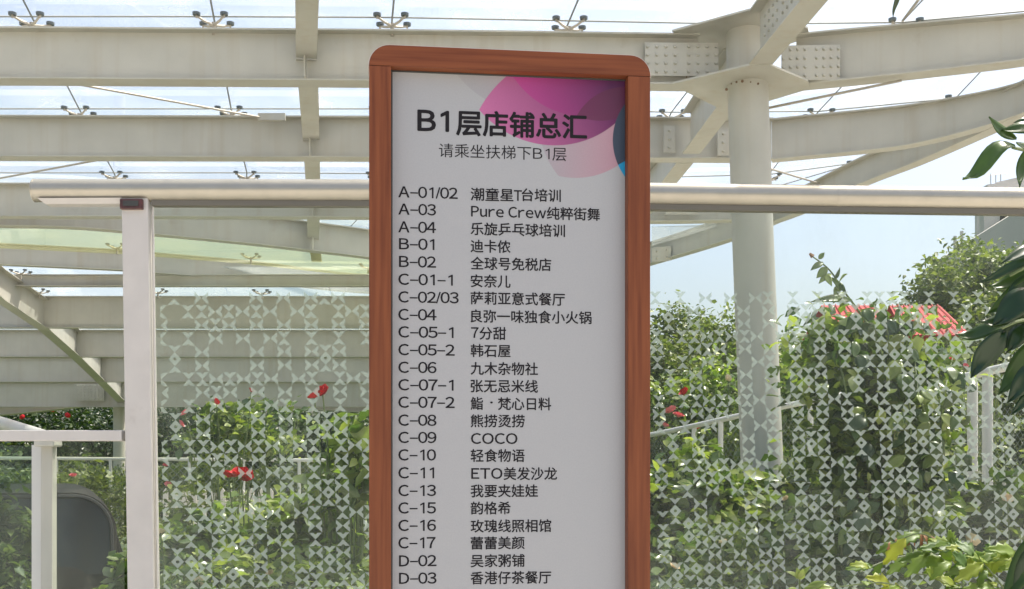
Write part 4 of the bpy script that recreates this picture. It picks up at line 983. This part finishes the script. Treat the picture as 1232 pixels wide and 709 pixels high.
sh = smoothpts([P(1075, 520, 6.2), P(1062, 430, 6.15), P(1040, 385, 6.1), P(1015, 350, 6.05), P(998, 325, 6.0), P(978, 309, 6.0)], 6); mb.tube(sh, .008, 6, .004)
o = mb.build('stems', M['stem'], smooth=True); o.parent = cl; o.matrix_parent_inverse = Matrix.Translation(-cl.location)
pv = []
for sp in stems:
    for q in sp[5:]:
        for _ in range(34): pv.append((q.x + rr.gauss(0, .11), max(5.3, q.y + .25 + rr.gauss(0, .12)), q.z + rr.gauss(0, .08)))
pv = np.array(pv); lm = leafmesh('small_leaves', pv, np.random.RandomState(3).uniform(.05, .12, len(pv)), M['leaf_rose'], seed=31, wid=.62); lm.parent = cl; lm.matrix_parent_inverse = Matrix.Translation(-cl.location)
for k_ in range(250):
    sp = rr.choice(stems); p = sp[int(6 + (len(sp) - 6) * rr.random()**.7)] + Vector((rr.uniform(-.16, .16), rr.uniform(-.2, .2), rr.uniform(-.06, .06)))
    a_ = rr.uniform(0, 6.28); dn = Vector((math.cos(a_)*.7, math.sin(a_)*.5, -.9 + rr.uniform(-.2, .5))).normalized(); L = rr.uniform(.06, .15)
    leafpart(cl, bigleaf(MB(), p, p + dn*L, L*rr.uniform(.5, .72), (rr.uniform(-.5, .5), -.8, rr.uniform(.1, .8)), bend=rr.uniform(.02, .14), wave=rr.uniform(0, .12), fold=rr.uniform(.05, .16), n=8), rr.choice(['leaf_rose', 'leaf_light', 'leaf_dark', 'leaf_fg', 'leaf_light']), rr.random())
for (bx_, by_, tx, ty, wd) in ((1012, 350, 997, 333, 9), (1005, 340, 1018, 352, 8), (1008, 345, 1003, 358, 9), (1003, 335, 1010, 322, 8), (1010, 340, 1020, 330, 9), (1000, 330, 985, 342, 9), (995, 322, 982, 335, 10), (990, 316, 975, 326, 8), (1016, 352, 1002, 366, 9), (1020, 358, 1010, 370, 8), (985, 312, 992, 304, 6), (1025, 362, 975, 364, 12), (994, 330, 1001, 345, 8)):
    p, q = P(bx_, by_, 6.0), P(tx, ty, 5.95 + rr.uniform(-.05, .05)); leafpart(cl, bigleaf(MB(), p, q, wd/F*6, (rr.uniform(-.6, .6), -1, .5), bend=.08, n=7), 'leaf_light', rr.uniform(.2, 1))
b_ = MB().tube([P(978, 309, 6), P(976, 307, 6), P(974, 305, 6)], .014, 8, .006).build('bud', M['leaf_dry']); b_.parent = cl; b_.matrix_parent_inverse = Matrix.Translation(-cl.location)
# near evergreen at the right edge, its leaves hanging in front of the rail
ev = empty('evergreen_tree', (2.45, 3.15, 0), label='evergreen with large glossy leaves hanging into the right edge in front of the rail', cat='tree')
def evp(q): q.parent = ev; q.matrix_parent_inverse = Matrix.Translation(-ev.location); return q
evp(MB().tube([(2.45, 3.15, -.02), (2.4, 3.1, 1.2), (2.3, 3.1, 2.2), (2.35, 3.1, 3.1)], .05, 10, .02).build('trunk', M['bark'], smooth=True))
Yl = 2.85
br = MB()
for pts in ((P(1500, 380, 3.1), P(1330, 200, 2.95), P(1240, 182, 2.85), P(1218, 178, 2.8)), (P(1520, 420, 3.1), P(1340, 330, 2.9), P(1250, 320, 2.85), P(1215, 332, 2.85)),
            (P(1520, 440, 3.1), P(1320, 400, 2.9), P(1240, 385, 2.85), P(1206, 395, 2.8)), (P(1520, 300, 3.1), P(1300, -60, 2.9), P(1150, -60, 2.85), P(1076, -12, 2.8))):
    br.tube(smoothpts(pts, 5), .010, 6, .003)
evp(br.build('branches', M['stem'], smooth=True))
lf = [((1222, 179), (1158, 217), 25, 'leaf_fgl', .9, .10, .24), ((1222, 168), (1189, 141), 15, 'leaf_fgl', .4, .1, 0), ((1248, 160), (1204, 158), 19, 'leaf_fgl', .1, .1, .05), ((1240, 176), (1222, 172), 12, 'leaf_fgl', .8, .1, 0),
      ((1236, 178), (1226, 226), 13, 'leaf_fgl', .5, .1, 0), ((1246, 150), (1219, 148), 12, 'leaf_fg', .5, .1, 0),
      ((1250, 312), (1178, 341), 13, 'leaf_fg', .5, .1, .12), ((1248, 322), (1190, 346), 20, 'leaf_fgl', .3, .1, .1), ((1252, 338), (1188, 378), 24, 'leaf_fgl', .2, .12, .1), ((1250, 300), (1204, 318), 16, 'leaf_fg', .1, .1, .05),
      ((1248, 352), (1194, 394), 34, 'leaf_fg', .1, .1, .1), ((1212, 391), (1149, 403), 17, 'leaf_fg', .9, .12, .14), ((1222, 382), (1180, 388), 18, 'leaf_fg', .6, .1, .1), ((1208, 398), (1167, 455), 27, 'leaf_fg', .0, .08, .08), ((1240, 372), (1206, 420), 34, 'leaf_fg', .2, .1, .1),
      ((1238, 392), (1213, 424), 24, 'leaf_fg', .1, .1, .1), ((1250, 408), (1201, 476), 26, 'leaf_fgl', .1, .1, .12), ((1252, 436), (1212, 486), 24, 'leaf_fg', .0, .1, .1), ((1245, 330), (1212, 380), 30, 'leaf_fg', .4, .1, .1), ((1250, 420), (1225, 455), 26, 'leaf_fg', .3, .1, .1),
      ((1078, -12), (1074, 21), 7, 'leaf_fg', .0, .05, .1), ((1260, 205), (1236, 235), 16, 'leaf_fgl', .5, .1, .1), ((1255, 282), (1226, 300), 14, 'leaf_fgl', .4, .1, .1),
      ((1268, 632), (1206, 722), 36, 'leaf_fgl', .0, .08, .08), ((1275, 640), (1222, 740), 50, 'leaf_fg', .2, .08, .08), ((1250, 465), (1216, 500), 14, 'leaf_fg', .1, .1, .1)]
for (a, b, wd, mm, rv, bd, wv) in lf:
    Ya = Yl + rng.uniform(-.06, .08); leafpart(ev, bigleaf(MB(), P(*a, Ya), P(*b, Ya + rng.uniform(-.06, .06)), wd/F*Ya, (rng.uniform(-.5, .3), -1, rng.uniform(.2, .9)), bend=bd*rng.choice((-1, 1)), wave=wv, fold=.16, n=11), mm, rv)
# yellow green lobed shrub in front of the glass, lower right
ls = empty('lobed_leaf_shrub', P(1120, 560, 4.1) - Vector((0, 0, EYE)), label='yellow green shrub with toothed lobed leaves in front of the glass at lower right', cat='shrub')
def lsp(q): q.parent = ls; q.matrix_parent_inverse = Matrix.Translation(-ls.location); return q
st = MB(); arcs = [[(1250, 820), (1210, 720), (1170, 685), (1120, 668), (1075, 672), (1035, 688)], [(1180, 830), (1170, 740), (1140, 690), (1128, 655), (1105, 642), (1072, 655)],
                   [(1240, 830), (1225, 740), (1180, 675), (1140, 655)], [(1160, 830), (1140, 760), (1080, 705), (1010, 706)], [(1200, 830), (1190, 740), (1150, 700), (1100, 690)], [(1300, 830), (1280, 720), (1235, 668), (1190, 668)]]
for a in arcs: 
    pts = [P(x, y, 4.1 + .05*math.sin(x)) for x, y in a]; p0 = pts[0].copy(); p0.z = 0; st.tube(smoothpts([p0] + pts, 5), .006, 6, .0025)
lsp(st.build('stems', M['stem'], smooth=True))
rr = random.Random(4)
for k_ in range(92):
    a = rr.choice(arcs); i = rr.randrange(1, len(a)-1); t = rr.random(); x = a[i][0]*(1-t) + a[i+1][0]*t; y = a[i][1]*(1-t) + a[i+1][1]*t
    Y_ = 4.05 + rr.uniform(-.12, .15); an = rr.uniform(math.pi*.45, math.pi*1.35); L = rr.uniform(22, 48)
    tx, ty = x + L*math.cos(an), y - L*math.sin(an)*.6 + rr.uniform(4, 16)
    yel = .95 if (x < 1110 and rr.random() < .5) else rr.uniform(0, .75)
    leafpart(ls, bigleaf(MB(), P(x, y, Y_), P(tx, ty, Y_ + rr.uniform(-.05, .05)), L*.5/F*Y_, (rr.uniform(-.4, .4), -.8, rr.uniform(.4, 1.2)), bend=rr.uniform(0, .15), wave=.05, lobes=.6, n=9), 'leaf_lobe', yel)
for (x, y, tx, ty) in ((1070, 652, 1064, 676), (1078, 648, 1074, 668), (1096, 640, 1088, 662), (1096, 640, 1100, 658), (1108, 642, 1106, 662), (1110, 642, 1116, 656), (1118, 645, 1128, 656)):
    leafpart(ls, bigleaf(MB(), P(x, y, 4.1), P(tx, ty, 4.08), 6/F*4.1, (.3, -1, .3), bend=.1, lobes=.5, n=9), 'leaf_dry', rr.random(), name='dry_leaf')
yp = empty('seedling', P(962, 560, 4.3) - Vector((0, 0, EYE)), label='small bright plant with a green bud poking up in front of the right glass', cat='plant')
st = MB(); p = P(962, 696, 4.3); p0 = p.copy(); p0.z = 0; st.tube([p0, p], .006, 6, .004); o = st.build('stem', M['stem']); o.parent = yp; o.matrix_parent_inverse = Matrix.Translation(-yp.location)
for (x, y, tx, ty, wd) in ((962, 696, 945, 688, 6), (962, 696, 976, 681, 6), (960, 696, 958, 683, 9), (962, 697, 966, 684, 9), (970, 712, 995, 700, 12), (968, 712, 1004, 708, 12), (965, 715, 985, 706, 10), (960, 714, 948, 708, 8)):
    leafpart(yp, bigleaf(MB(), P(x, y, 4.3), P(tx, ty, 4.28), wd/F*4.3, (rr.uniform(-.4, .4), -.8, .7), bend=.1, n=7), 'leaf_light', rr.uniform(.6, 1))
